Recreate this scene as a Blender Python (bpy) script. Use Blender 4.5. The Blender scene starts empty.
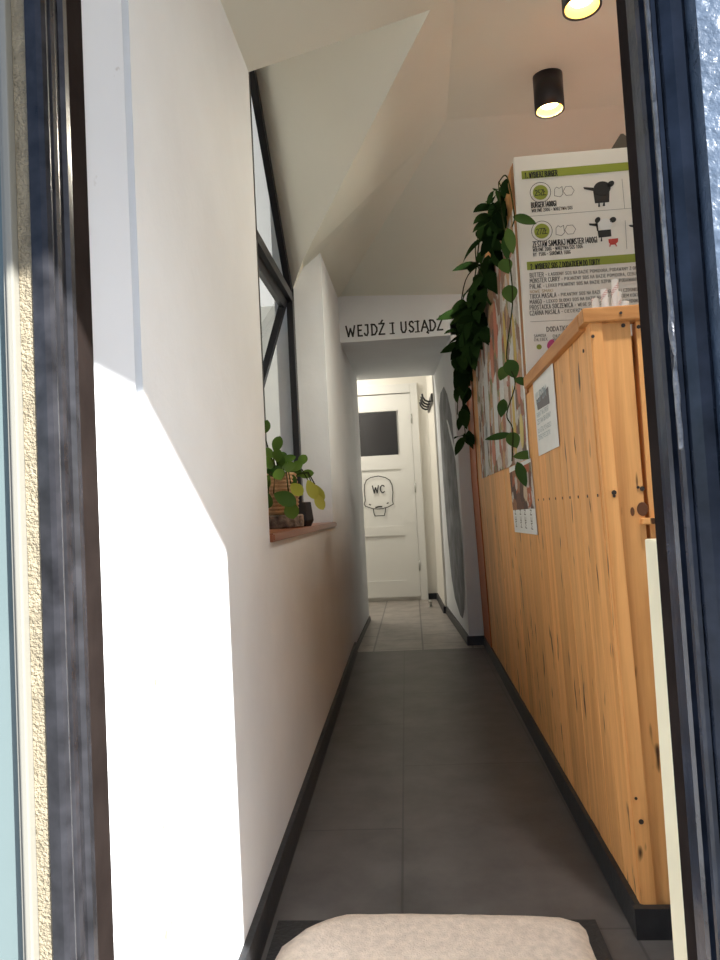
import bpy, bmesh, math, random
from mathutils import Vector, Matrix, Euler, noise as mnoise
PI = math.pi
S = bpy.context.scene
COL = S.collection
random.seed(7)

# ------------------------------------------------------------------ materials
def new_mat(name):
    m = bpy.data.materials.new(name); m.use_nodes = True
    nt = m.node_tree
    b = nt.nodes.get('Principled BSDF')
    return m, nt, b

def N(nt, t, **kw):
    n = nt.nodes.new(t)
    for k, v in kw.items():
        if k in n.inputs.keys(): n.inputs[k].default_value = v
        else: setattr(n, k, v)
    return n

def L(nt, a, b): nt.links.new(a, b)

def plain(name, col, rough=.5, metal=0., spec=.5, bump=0., bscale=60., var=0., vscale=6., bdist=.01):
    m, nt, b = new_mat(name)
    b.inputs['Base Color'].default_value = (*col, 1)
    b.inputs['Roughness'].default_value = rough
    b.inputs['Metallic'].default_value = metal
    b.inputs['Specular IOR Level'].default_value = spec
    tc = N(nt, 'ShaderNodeTexCoord')
    if var:
        n = N(nt, 'ShaderNodeTexNoise', Scale=vscale, Detail=5.)
        L(nt, tc.outputs['Object'], n.inputs['Vector'])
        r = N(nt, 'ShaderNodeValToRGB')
        r.color_ramp.elements[0].position = .3; r.color_ramp.elements[1].position = .7
        r.color_ramp.elements[0].color = (*[c*(1-var) for c in col], 1)
        r.color_ramp.elements[1].color = (*[min(1, c*(1+var)) for c in col], 1)
        L(nt, n.outputs['Fac'], r.inputs['Fac']); L(nt, r.outputs['Color'], b.inputs['Base Color'])
    if bump:
        n2 = N(nt, 'ShaderNodeTexNoise', Scale=bscale, Detail=4.)
        L(nt, tc.outputs['Object'], n2.inputs['Vector'])
        bp = N(nt, 'ShaderNodeBump', Strength=bump, Distance=bdist)
        L(nt, n2.outputs['Fac'], bp.inputs['Height']); L(nt, bp.outputs['Normal'], b.inputs['Normal'])
    return m

def wood(name, dark, light, stretch=(38, 38, 1.6), rough=.5, dings=True, isl=.16):
    m, nt, b = new_mat(name)
    tc = N(nt, 'ShaderNodeTexCoord')
    geo = N(nt, 'ShaderNodeNewGeometry')
    off = N(nt, 'ShaderNodeVectorMath', operation='MULTIPLY_ADD')
    cmb = N(nt, 'ShaderNodeCombineXYZ')
    for i in range(3): L(nt, geo.outputs['Random Per Island'], cmb.inputs[i])
    off.inputs[1].default_value = (7.3, 3.1, 11.7)
    L(nt, cmb.outputs[0], off.inputs[0]); L(nt, tc.outputs['Object'], off.inputs[2])
    mp = N(nt, 'ShaderNodeMapping'); mp.inputs['Scale'].default_value = stretch
    L(nt, off.outputs[0], mp.inputs['Vector'])
    n = N(nt, 'ShaderNodeTexNoise', Scale=1., Detail=6., Roughness=.62, Distortion=.5)
    L(nt, mp.outputs[0], n.inputs['Vector'])
    r = N(nt, 'ShaderNodeValToRGB')
    r.color_ramp.elements[0].position = .32; r.color_ramp.elements[0].color = (*dark, 1)
    r.color_ramp.elements[1].position = .66; r.color_ramp.elements[1].color = (*light, 1)
    L(nt, n.outputs['Fac'], r.inputs['Fac'])
    # board to board tone
    mr = N(nt, 'ShaderNodeMapRange'); mr.inputs['To Min'].default_value = 1-isl; mr.inputs['To Max'].default_value = 1+isl*.6
    L(nt, geo.outputs['Random Per Island'], mr.inputs['Value'])
    mx = N(nt, 'ShaderNodeVectorMath', operation='SCALE')
    L(nt, r.outputs['Color'], mx.inputs[0]); L(nt, mr.outputs['Result'], mx.inputs['Scale'])
    last = mx.outputs[0]
    if dings:
        mp2 = N(nt, 'ShaderNodeMapping'); mp2.inputs['Scale'].default_value = (34, 34, 6.5)
        L(nt, off.outputs[0], mp2.inputs['Vector'])
        n2 = N(nt, 'ShaderNodeTexNoise', Scale=1., Detail=2., Roughness=.5)
        L(nt, mp2.outputs[0], n2.inputs['Vector'])
        r2 = N(nt, 'ShaderNodeValToRGB')
        r2.color_ramp.elements[0].position = .665; r2.color_ramp.elements[0].color = (0, 0, 0, 1)
        r2.color_ramp.elements[1].position = .72; r2.color_ramp.elements[1].color = (1, 1, 1, 1)
        L(nt, n2.outputs['Fac'], r2.inputs['Fac'])
        mix = N(nt, 'ShaderNodeMix', data_type='RGBA')
        mix.inputs['B'].default_value = (.07, .03, .012, 1)
        L(nt, r2.outputs['Color'], mix.inputs['Factor']); L(nt, last, mix.inputs['A'])
        last = mix.outputs['Result']
    L(nt, last, b.inputs['Base Color'])
    b.inputs['Roughness'].default_value = rough; b.inputs['Specular IOR Level'].default_value = .3
    bp = N(nt, 'ShaderNodeBump', Strength=.12, Distance=.004)
    L(nt, n.outputs['Fac'], bp.inputs['Height']); L(nt, bp.outputs['Normal'], b.inputs['Normal'])
    return m

def plaster(name, col, var=.05, bump=.10, dirt=False):
    m, nt, b = new_mat(name)
    tc = N(nt, 'ShaderNodeTexCoord')
    n = N(nt, 'ShaderNodeTexNoise', Scale=2.2, Detail=6., Roughness=.6)
    L(nt, tc.outputs['Object'], n.inputs['Vector'])
    r = N(nt, 'ShaderNodeValToRGB')
    r.color_ramp.elements[0].position = .3; r.color_ramp.elements[1].position = .7
    r.color_ramp.elements[0].color = (*[c*(1-var) for c in col], 1)
    r.color_ramp.elements[1].color = (*[min(.95, c*(1+var)) for c in col], 1)
    L(nt, n.outputs['Fac'], r.inputs['Fac'])
    last = r.outputs['Color']
    if dirt:
        n3 = N(nt, 'ShaderNodeTexNoise', Scale=38., Detail=3.)
        L(nt, tc.outputs['Object'], n3.inputs['Vector'])
        r3 = N(nt, 'ShaderNodeValToRGB')
        r3.color_ramp.elements[0].position = .73; r3.color_ramp.elements[0].color = (0, 0, 0, 1)
        r3.color_ramp.elements[1].position = .8; r3.color_ramp.elements[1].color = (.6, .6, .6, 1)
        L(nt, n3.outputs['Fac'], r3.inputs['Fac'])
        mix = N(nt, 'ShaderNodeMix', data_type='RGBA'); mix.inputs['B'].default_value = (.42, .38, .33, 1)
        L(nt, r3.outputs['Color'], mix.inputs['Factor']); L(nt, last, mix.inputs['A'])
        last = mix.outputs['Result']
    L(nt, last, b.inputs['Base Color'])
    b.inputs['Roughness'].default_value = .75
    n2 = N(nt, 'ShaderNodeTexNoise', Scale=14., Detail=8., Roughness=.65)
    L(nt, tc.outputs['Object'], n2.inputs['Vector'])
    bp = N(nt, 'ShaderNodeBump', Strength=bump, Distance=.02)
    L(nt, n2.outputs['Fac'], bp.inputs['Height']); L(nt, bp.outputs['Normal'], b.inputs['Normal'])
    return m

def glass_mat(name, tint=(.9, .95, .93), refl=.12):
    m, nt, b = new_mat(name)
    out = nt.nodes['Material Output']; nt.nodes.remove(b)
    t = N(nt, 'ShaderNodeBsdfTransparent'); t.inputs['Color'].default_value = (*tint, 1)
    g = N(nt, 'ShaderNodeBsdfGlossy'); g.inputs['Roughness'].default_value = .02
    fr = N(nt, 'ShaderNodeFresnel', IOR=1.9)
    mx = N(nt, 'ShaderNodeMixShader')
    L(nt, fr.outputs[0], mx.inputs[0]); L(nt, t.outputs[0], mx.inputs[1]); L(nt, g.outputs[0], mx.inputs[2])
    L(nt, mx.outputs[0], out.inputs['Surface'])
    return m

def emit(name, col, st):
    m, nt, b = new_mat(name)
    b.inputs['Base Color'].default_value = (*col, 1)
    b.inputs['Emission Color'].default_value = (*col, 1)
    b.inputs['Emission Strength'].default_value = st
    return m

def tiles_mat(name, col, grout, sx, sy, ox, oy, width=.004, skew=0., rough=.4, offset=0., var=.08, vscale=5.):
    m, nt, b = new_mat(name)
    tc = N(nt, 'ShaderNodeTexCoord')
    mp = N(nt, 'ShaderNodeMapping'); mp.inputs['Location'].default_value = (ox, oy, 0); mp.inputs['Rotation'].default_value = (0, 0, skew)
    L(nt, tc.outputs['Object'], mp.inputs['Vector'])
    sw = N(nt, 'ShaderNodeSeparateXYZ'); L(nt, mp.outputs[0], sw.inputs[0])
    cb = N(nt, 'ShaderNodeCombineXYZ')   # brick rows run along X, here along the corridor
    L(nt, sw.outputs[1], cb.inputs[0]); L(nt, sw.outputs[0], cb.inputs[1])
    br = N(nt, 'ShaderNodeTexBrick', Scale=1.)
    br.offset = offset; br.inputs['Mortar Size'].default_value = width; br.inputs['Mortar Smooth'].default_value = .2
    br.inputs['Brick Width'].default_value = sy; br.inputs['Row Height'].default_value = sx
    br.inputs['Bias'].default_value = 0
    br.inputs['Color1'].default_value = (*[c*(1-var) for c in col], 1); br.inputs['Color2'].default_value = (*[c*(1+var) for c in col], 1)
    br.inputs['Mortar'].default_value = (*grout, 1)
    L(nt, cb.outputs[0], br.inputs['Vector'])
    n = N(nt, 'ShaderNodeTexNoise', Scale=vscale, Detail=8., Roughness=.65)
    L(nt, tc.outputs['Object'], n.inputs['Vector'])
    mr = N(nt, 'ShaderNodeMapRange'); mr.inputs['From Min'].default_value = .25; mr.inputs['From Max'].default_value = .75
    mr.inputs['To Min'].default_value = .62; mr.inputs['To Max'].default_value = 1.45
    L(nt, n.outputs['Fac'], mr.inputs['Value'])
    mx = N(nt, 'ShaderNodeVectorMath', operation='SCALE')
    L(nt, br.outputs['Color'], mx.inputs[0]); L(nt, mr.outputs['Result'], mx.inputs['Scale'])
    L(nt, mx.outputs[0], b.inputs['Base Color'])
    b.inputs['Roughness'].default_value = rough
    bp = N(nt, 'ShaderNodeBump', Strength=.15, Distance=.002)
    L(nt, n.outputs['Fac'], bp.inputs['Height']); L(nt, bp.outputs['Normal'], b.inputs['Normal'])
    return m

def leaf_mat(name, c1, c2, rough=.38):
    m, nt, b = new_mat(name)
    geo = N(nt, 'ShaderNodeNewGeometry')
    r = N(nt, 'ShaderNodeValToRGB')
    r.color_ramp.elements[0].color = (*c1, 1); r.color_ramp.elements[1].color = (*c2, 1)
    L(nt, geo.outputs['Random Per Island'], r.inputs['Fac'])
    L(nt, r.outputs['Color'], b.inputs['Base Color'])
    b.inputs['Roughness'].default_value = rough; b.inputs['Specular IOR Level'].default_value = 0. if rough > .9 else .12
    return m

def collage_mat(name, cols, sc=(12, 12, 12), seed=0.):
    m, nt, b = new_mat(name)
    tc = N(nt, 'ShaderNodeTexCoord')
    mp = N(nt, 'ShaderNodeMapping'); mp.inputs['Scale'].default_value = sc; mp.inputs['Location'].default_value = (seed, seed*1.7, seed*.6)
    mp.inputs['Rotation'].default_value = (.5, 0, 0)
    L(nt, tc.outputs['Object'], mp.inputs['Vector'])
    nz = N(nt, 'ShaderNodeTexNoise', Scale=2.2, Detail=4.)
    L(nt, mp.outputs[0], nz.inputs['Vector'])
    ad = N(nt, 'ShaderNodeVectorMath', operation='MULTIPLY_ADD'); ad.inputs[1].default_value = (.5, .5, .5)
    L(nt, nz.outputs['Color'], ad.inputs[0]); L(nt, mp.outputs[0], ad.inputs[2])
    v = N(nt, 'ShaderNodeTexVoronoi', Scale=1.3, Randomness=1.)
    L(nt, ad.outputs[0], v.inputs['Vector'])
    sp = N(nt, 'ShaderNodeSeparateColor'); L(nt, v.outputs['Color'], sp.inputs[0])
    r = N(nt, 'ShaderNodeValToRGB'); r.color_ramp.interpolation = 'CONSTANT'
    cr = r.color_ramp
    while len(cr.elements) < len(cols): cr.elements.new(.5)
    for i, c in enumerate(cols):
        cr.elements[i].position = i/len(cols); cr.elements[i].color = (*c, 1)
    L(nt, sp.outputs[0], r.inputs['Fac'])
    n2 = N(nt, 'ShaderNodeTexNoise', Scale=9., Detail=5.); L(nt, mp.outputs[0], n2.inputs['Vector'])
    mr = N(nt, 'ShaderNodeMapRange'); mr.inputs['To Min'].default_value = .45; mr.inputs['To Max'].default_value = 1.5
    L(nt, n2.outputs['Fac'], mr.inputs['Value'])
    mx = N(nt, 'ShaderNodeVectorMath', operation='SCALE')
    L(nt, r.outputs['Color'], mx.inputs[0]); L(nt, mr.outputs['Result'], mx.inputs['Scale'])
    L(nt, mx.outputs[0], b.inputs['Base Color'])
    b.inputs['Roughness'].default_value = .65; b.inputs['Specular IOR Level'].default_value = .2
    return m

M = {}
M['wall'] = plaster('white wall paint', (.765, .788, .812), dirt=False)
M['reveal'] = plaster('chipped white gloss paint', (.79, .81, .83), var=.03, bump=.06, dirt=True)
M['ceil'] = plaster('cream ceiling paint', (.77, .785, .70), var=.02, bump=.03)
M['niche'] = plaster('brightened niche ceiling paint', (.87, .84, .74), var=.02, bump=.03)  # ceiling paint made paler here, window light put into the colour
M['chip'] = plain('bare brown chip', (.36, .31, .25), .8)
M['lobby'] = plaster('white lobby paint', (.80, .78, .72), var=.02, bump=.03)
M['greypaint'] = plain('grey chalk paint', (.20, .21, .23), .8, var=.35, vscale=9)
M['floor'] = tiles_mat('dark grey stone vinyl', (.088, .083, .081), (.052, .049, .048), .455, .915, .053, -.08, .003, -.0094, .42, .5, .05, 5.5)
M['lobbytile'] = tiles_mat('beige grey ceramic tile', (.30, .27, .245), (.11, .10, .09), .30, .315, -.02, .09, .006, .0, .35, .5, .05, 7)
M['base'] = plain('black skirting paint', (.022, .023, .026), .45, var=.3, vscale=20, bump=.1)
M['baselit'] = M['base']
M['pine'] = wood('orange varnished pine', (.68, .32, .105), (.93, .49, .18))
M['pinerail'] = wood('orange pine rail', (.40, .16, .045), (.58, .27, .085), (30, 3, 30), dings=False, isl=.08)
M['redwood'] = wood('red brown stained trim', (.42, .105, .022), (.54, .155, .038), dings=False, isl=.05)
M['redpine'] = wood('brown orange post', (.30, .11, .028), (.46, .19, .05), dings=False, isl=.05)
M['sill'] = wood('red brown sill board', (.20, .065, .028), (.32, .11, .05), (30, 2, 30), dings=False, isl=.05, rough=.3)
M['jamb'] = plain('blue black gloss door paint', (.028, .028, .032), .24, spec=.35, bump=.3, bscale=70, var=.5, vscale=30, bdist=.001)
M['jambsky'] = plain('sky tinted navy gloss door paint', (.026, .033, .050), .22, spec=.45, bump=.3, bscale=70, var=.45, vscale=22, bdist=.001)  # bluer than the left jamb, sky reflection put into the base colour
M['jambedge'] = plain('dark brown black door edge', (.026, .020, .018), 1., spec=0., bump=.3, bscale=60, var=.2, vscale=15, bdist=.0008)
M['jambwall'] = plain('thick blue grey gloss wall paint', (.10, .135, .19), .25, spec=.6, bump=.4, bscale=75, var=.2, vscale=25)
M['peelglint'] = plain('peeled paint and sky glint ridge', (.26, .275, .30), .35, metal=.2, bump=.6, bscale=120, var=.4, vscale=60)
M['foam'] = plain('rough yellow mortar', (.34, .29, .20), .9, bump=.8, bscale=320, var=.2, vscale=50)
M['pvc'] = plain('cream window frame', (.28, .27, .23), .4)
M['black'] = plain('black window frame', (.012, .012, .016), .4)
M['glass'] = glass_mat('window glass', (.97, .98, .97))
M['shopglass'] = plain('pale green shop glass', (.16, .21, .21), .08, spec=.5)
M['neigh'] = plaster('grey upper render', (.27, .27, .255), var=.05)
M['neighlow'] = plaster('cream bounce render', (.86, .81, .68), var=.04)
M['street'] = plain('grey paving', (.24, .25, .26), .8, var=.15, vscale=3)
M['facade'] = plaster('facade render', (.5, .5, .5))
M['added_canopy'] = plain('canopy cloth', (.30, .27, .23), .8)
M['door'] = plain('white door lacquer', (.76, .76, .73), .4)
M['doorglass'] = plain('dark door glass', (.035, .034, .036), .25)
M['steel'] = plain('brushed steel', (.5, .5, .48), .35, metal=.9)
M['ink'] = plain('black lettering', (.018, .018, .018), .6)
M['greyink'] = plain('grey print', (.20, .195, .18), .6)
M['orangeink'] = plain('faint orange print', (.55, .40, .20), .6)
M['board'] = plain('cream white printed board', (.80, .78, .72), .45)
M['green'] = plain('olive green print', (.28, .33, .035), .5)
M['pink'] = plain('magenta print', (.55, .06, .22), .5)
M['red'] = plain('red print', (.50, .05, .035), .5)
M['paper'] = plain('white paper', (.78, .79, .78), .6, var=.04, vscale=20)
M['cream'] = plain('cream board paint', (.90, .84, .62), .45, var=.03, vscale=8)
M['mat'] = plain('pale pink beige pile', (.72, .62, .525), .95, bump=.4, bscale=260, var=.12, vscale=70)
M['rubber'] = plain('black rubber', (.02, .02, .021), .6, bump=.3, bscale=100)
M['lampblack'] = plain('black lamp housing', (.012, .012, .016), .35)
M['reflector'] = plain('warm gold reflector', (.80, .58, .26), .7, spec=.2)
M['bulb'] = emit('lamp glow', (1., .70, .30), 9.)
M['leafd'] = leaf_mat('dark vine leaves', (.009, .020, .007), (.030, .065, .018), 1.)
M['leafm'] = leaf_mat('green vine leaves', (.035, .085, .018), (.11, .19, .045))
M['leafp'] = leaf_mat('bright rubbery leaves', (.030, .085, .018), (.16, .28, .045), .3)
M['leafy'] = leaf_mat('yellow edged leaves', (.42, .46, .05), (.62, .58, .12))
M['stem'] = plain('vine stem', (.04, .05, .02), 1., spec=0.)
M['bark'] = plain('grey brown bark', (.20, .155, .125), .9, bump=1., bscale=45, var=.7, vscale=40)
M['wicker'] = plain('tan wicker', (.50, .30, .15), .7, bump=.4, bscale=90, var=.25, vscale=40)
M['soil'] = plain('dark soil', (.03, .02, .015), .9)
M['straw'] = plain('white straw paper', (.78, .72, .68), .6)
M['strawpink'] = plain('pink straw stripe', (.68, .38, .36), .6)
M['brownbox'] = plain('grey brown card', (.05, .04, .03), .8)
M['nail'] = plain('dark nail head', (.03, .02, .015), .5)
M['knot'] = plain('dark knot', (.13, .05, .018), .5)
M['collage'] = collage_mat('food photo collage', [(.45, .40, .36), (.26, .15, .10), (.55, .50, .46), (.34, .16, .11), (.18, .13, .10), (.48, .30, .17), (.60, .57, .53), (.40, .13, .08), (.24, .24, .12), (.42, .34, .30)])
M['collage2'] = collage_mat('food photo strip', [(.32, .16, .09), (.10, .06, .05), (.58, .45, .33), (.40, .12, .06), (.15, .08, .06), (.55, .52, .48), (.22, .18, .10)], (13, 13, 13), 3.)
M['yellow'] = plain('banana yellow print', (.55, .38, .05), .5)
M['lemon'] = plain('lemon slice print', (.62, .52, .16), .5)
M['tomato'] = plain('tomato red print', (.50, .14, .07), .5)
M['greyprint'] = plain('grey paper print', (.56, .57, .57), .5, var=.12, vscale=60)

# ------------------------------------------------------------------ mesh helpers
def obj(name, bm, mat, parent=None, smooth=False):
    me = bpy.data.meshes.new(name)
    bmesh.ops.recalc_face_normals(bm, faces=bm.faces[:])
    base = Vector((0, 0, 0))
    if parent:
        p = parent
        while p: base += p.location; p = p.parent
        bmesh.ops.translate(bm, verts=bm.verts[:], vec=-base)
    if smooth:
        for f in bm.faces: f.smooth = True
    bm.to_mesh(me); bm.free()
    o = bpy.data.objects.new(name, me); COL.objects.link(o)
    mats = mat if isinstance(mat, (list, tuple)) else [mat]
    for mm in mats: me.materials.append(mm)
    if parent: o.parent = parent
    return o

def empty(name, loc, label=None, cat=None, group=None):
    o = bpy.data.objects.new(name, None); COL.objects.link(o); o.location = loc
    o.empty_display_size = .05
    if label: o['label'] = label
    if cat: o['category'] = cat
    if group: o['group'] = group
    return o

def tag(o, label, cat, group=None):
    o['label'] = label; o['category'] = cat
    if group: o['group'] = group
    return o

def struct(o):
    o['kind'] = 'structure'; return o

def BM(): return bmesh.new()

def box(bm, x0, x1, y0, y1, z0, z1, bev=0.):
    r = bmesh.ops.create_cube(bm, size=1.)
    vs = r['verts']
    for v in vs:
        v.co = Vector((x0+(v.co.x+.5)*(x1-x0), y0+(v.co.y+.5)*(y1-y0), z0+(v.co.z+.5)*(z1-z0)))
    if bev:
        es = list({e for v in vs for e in v.link_edges})
        bmesh.ops.bevel(bm, geom=es, offset=bev, segments=2, affect='EDGES', profile=.6)

def hexa(bm, bottom, top):
    """bottom/top: four points each, same winding"""
    b = [bm.verts.new(p) for p in bottom]; t = [bm.verts.new(p) for p in top]
    bm.faces.new(b[::-1]); bm.faces.new(t)
    n = len(b)
    for i in range(n): bm.faces.new((b[i], b[(i+1) % n], t[(i+1) % n], t[i]))

def poly(bm, pts):
    return bm.faces.new([bm.verts.new(p) for p in pts])

def slab(bm, pts, d):
    """polygon thickened by the vector d"""
    d = Vector(d)
    hexa(bm, [Vector(p) for p in pts], [Vector(p)+d for p in pts])

def tube(bm, pts, r, seg=8, cap=True, r2=None):
    pts = [Vector(p) for p in pts]
    n = len(pts); rings = []
    for i, p in enumerate(pts):
        t = (pts[min(i+1, n-1)]-pts[max(i-1, 0)]).normalized()
        a = Vector((0, 0, 1)) if abs(t.z) < .9 else Vector((1, 0, 0))
        u = t.cross(a).normalized(); v = t.cross(u)
        rr = r if r2 is None else r+(r2-r)*i/(n-1)
        rings.append([bm.verts.new(p+(u*math.cos(2*PI*k/seg)+v*math.sin(2*PI*k/seg))*rr) for k in range(seg)])
    for i in range(n-1):
        for k in range(seg):
            bm.faces.new((rings[i][k], rings[i][(k+1) % seg], rings[i+1][(k+1) % seg], rings[i+1][k]))
    if cap:
        bm.faces.new(rings[0][::-1]); bm.faces.new(rings[-1])

def lathe(bm, c, prof, seg=32, close=False):
    """prof: list of (r,z)"""
    rings = []
    for r, z in prof:
        if r < 1e-6: rings.append([bm.verts.new((c[0], c[1], c[2]+z))])
        else: rings.append([bm.verts.new((c[0]+r*math.cos(2*PI*k/seg), c[1]+r*math.sin(2*PI*k/seg), c[2]+z)) for k in range(seg)])
    for a, b in zip(rings[:-1], rings[1:]):
        for k in range(seg):
            k2 = (k+1) % seg
            if len(a) == 1 and len(b) == 1: continue
            if len(a) == 1: bm.faces.new((a[0], b[k2], b[k]))
            elif len(b) == 1: bm.faces.new((a[k], a[k2], b[0]))
            else: bm.faces.new((a[k], a[k2], b[k2], b[k]))

def disc(bm, c, u, v, ru, rv, seg=28, th=.0008):
    c = Vector(c); u = Vector(u).normalized(); v = Vector(v).normalized(); n = u.cross(v)
    pts = [c+u*ru*math.cos(2*PI*k/seg)+v*rv*math.sin(2*PI*k/seg) for k in range(seg)]
    hexa(bm, pts, [p+n*th for p in pts])

def ring(bm, c, u, v, ru, rv, w, seg=32):
    c = Vector(c); u = Vector(u).normalized(); v = Vector(v).normalized()
    a = [bm.verts.new(c+u*(ru-w)*math.cos(2*PI*k/seg)+v*(rv-w)*math.sin(2*PI*k/seg)) for k in range(seg)]
    b = [bm.verts.new(c+u*ru*math.cos(2*PI*k/seg)+v*rv*math.sin(2*PI*k/seg)) for k in range(seg)]
    for k in range(seg): bm.faces.new((a[k], a[(k+1) % seg], b[(k+1) % seg], b[k]))

def ribbon(bm, pts, n, w, closed=False):
    """flat printed stroke along pts in the plane with normal n"""
    n = Vector(n).normalized(); pts = [Vector(p) for p in pts]
    seq = list(zip(pts[:-1], pts[1:])) + ([(pts[-1], pts[0])] if closed else [])
    for a, b in seq:
        t = (b-a)
        if t.length < 1e-6: continue
        t.normalize(); s = n.cross(t)*w/2; e = t*w*.35
        bm.faces.new([bm.verts.new(p) for p in (a-e-s, b+e-s, b+e+s, a-e+s)])

# ---- a hand drawn capital alphabet, strokes in a unit box
def arc(cx, cy, rx, ry, a0, a1, n=9):
    return [(cx+rx*math.cos(math.radians(a0+(a1-a0)*i/n)), cy+ry*math.sin(math.radians(a0+(a1-a0)*i/n))) for i in range(n+1)]
G = {
 'A': [[(0, 0), (.5, 1), (1, 0)], [(.2, .36), (.8, .36)]],
 'B': [[(0, 0), (0, 1), (.7, .95), (.85, .75), (.65, .54), (0, .52)], [(.65, .54), (.95, .3), (.75, .03), (0, 0)]],
 'C': [arc(.55, .5, .5, .5, 45, 315)],
 'D': [[(0, 0), (0, 1), (.55, .95), (.95, .65), (.95, .35), (.55, .03), (0, 0)]],
 'E': [[(.85, 1), (0, 1), (0, 0), (.9, 0)], [(0, .53), (.7, .53)]],
 'F': [[(.9, 1), (0, 1), (0, 0)], [(0, .53), (.7, .53)]],
 'G': [arc(.55, .5, .5, .5, 45, 340), [(.6, .42), (1, .42), (1, .2)]],
 'H': [[(0, 0), (0, 1)], [(1, 0), (1, 1)], [(0, .5), (1, .5)]],
 'I': [[(.5, 0), (.5, 1)]],
 'J': [[(.3, 1), (.85, 1), (.85, .25), (.6, 0), (.2, .05), (.05, .22)]],
 'K': [[(0, 0), (0, 1)], [(.95, 1), (.05, .48), (1, 0)]],
 'L': [[(0, 1), (0, 0), (.9, 0)]],
 'M': [[(0, 0), (.08, 1), (.5, .35), (.92, 1), (1, 0)]],
 'N': [[(0, 0), (0, 1), (1, 0), (1, 1)]],
 'O': [arc(.5, .5, .5, .5, 0, 360, 14)],
 'P': [[(0, 0), (0, 1), (.7, .95), (.92, .73), (.7, .48), (0, .46)]],
 'R': [[(0, 0), (0, 1), (.7, .95), (.9, .73), (.7, .5), (0, .48)], [(.45, .48), (1, 0)]],
 'S': [[(.92, .85), (.65, 1), (.25, .95), (.08, .75), (.3, .56), (.72, .44), (.95, .24), (.72, .03), (.3, 0), (.03, .16)]],
 'T': [[(0, 1), (1, 1)], [(.5, 1), (.5, 0)]],
 'U': [[(0, 1), (0, .3), (.25, .02), (.7, .02), (1, .3), (1, 1)]],
 'V': [[(0, 1), (.5, 0), (1, 1)]],
 'W': [[(0, 1), (.25, 0), (.5, .75), (.75, 0), (1, 1)]],
 'Y': [[(0, 1), (.5, .5), (1, 1)], [(.5, .5), (.5, 0)]],
 'Z': [[(.03, 1), (.95, 1), (0, 0), (1, 0)]],
 '0': [arc(.5, .5, .45, .5, 0, 360, 12)],
 '1': [[(.2, .8), (.55, 1), (.55, 0)]],
 '2': [[(.05, .78), (.3, 1), (.75, .95), (.88, .7), (0, 0), (1, 0)]],
 '4': [[(.75, 0), (.75, 1), (0, .3), (1, .3)]],
 '5': [[(.9, 1), (.15, 1), (.1, .58), (.6, .6), (.95, .35), (.7, .03), (.05, .05)]],
 '7': [[(0, 1), (1, 1), (.35, 0)]],
 '-': [[(.2, .45), (.8, .45)]], '.': [[(.4, 0), (.5, .08)]], ',': [[(.5, .1), (.35, -.15)]],
 '/': [[(.1, 0), (.9, 1)]], '(': [arc(.9, .5, .5, .6, 120, 240, 6)], ')': [arc(.1, .5, .5, .6, -60, 60, 6)],
}
G['Ą'] = G['A']+[[(.95, 0), (.8, -.14), (1.0, -.22)]]
G['Ź'] = G['Z']+[[(.42, 1.12), (.68, 1.32)]]
G['Ł'] = G['L']+[[(-.15, .4), (.5, .68)]]
G['Ó'] = G['O']+[[(.42, 1.12), (.68, 1.32)]]
def text(bm, s, o, u, v, h, st, wf=.5, gap=.22):
    """letters from o rightwards along u, up along v"""
    o = Vector(o); u = Vector(u).normalized(); v = Vector(v).normalized(); n = u.cross(v)
    x = 0.
    for ch in s:
        if ch in G:
            w = h*wf*(.35 if ch in 'I.,()' else 1.3 if ch in 'MW' else 1)
            for pl in G[ch]: ribbon(bm, [o+u*(x+px*w)+v*(py*h) for px, py in pl], n, st)
            x += w+h*gap
        else: x += h*wf*.7
    return x

def leaf(bm, base, d, up, ln, wd, fold=.18, droop=.2, nseg=6, rnd_=False):
    """one pointed oval leaf, a slightly folded and drooping blade"""
    base = Vector(base); d = Vector(d).normalized(); up = Vector(up)
    s = d.cross(up)
    if s.length < 1e-4: s = d.cross(Vector((.3, .9, .1)))
    s.normalize(); n = s.cross(d).normalized()
    rows = []
    for i in range(nseg+1):
        t = i/nseg
        w = wd*.5*((math.sin(PI*t**1.25)**.6 if rnd_ else math.sin(PI*min(1, t**.85))**.8) if 0 < t < 1 else 0)
        c = base+d*ln*t-n*droop*ln*t*t
        if w < 1e-5: rows.append((bm.verts.new(c),))
        else: rows.append((bm.verts.new(c+s*w+n*w*fold), bm.verts.new(c), bm.verts.new(c-s*w+n*w*fold)))
    for a, b in zip(rows[:-1], rows[1:]):
        if len(a) == 1: bm.faces.new((a[0], b[1], b[0])); bm.faces.new((a[0], b[2], b[1]))
        elif len(b) == 1: bm.faces.new((a[0], a[1], b[0])); bm.faces.new((a[1], a[2], b[0]))
        else:
            bm.faces.new((a[0], a[1], b[1], b[0])); bm.faces.new((a[1], a[2], b[2], b[1]))

def dup(root, loc, label=None):
    r = root.copy(); COL.objects.link(r); r.location = loc
    if label: r['label'] = label
    for ch in list(root.children):
        c = ch.copy(); COL.objects.link(c); c.parent = r
        for g in list(ch.children):
            d = g.copy(); COL.objects.link(d); d.parent = c
    return r

# ------------------------------------------------------------------ camera
# standing low outside the doorway, looking down the corridor (+Y); phone lens
vx, vy, lean, f = 412-360, 509-480, .055, 700.
yd = Vector((vx, vy, f)).normalized()
up = Vector((-lean, -1, 0)); up = (up-yd*up.dot(yd)).normalized()
xd = yd.cross(up)
if xd.x < 0: xd = -xd
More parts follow.
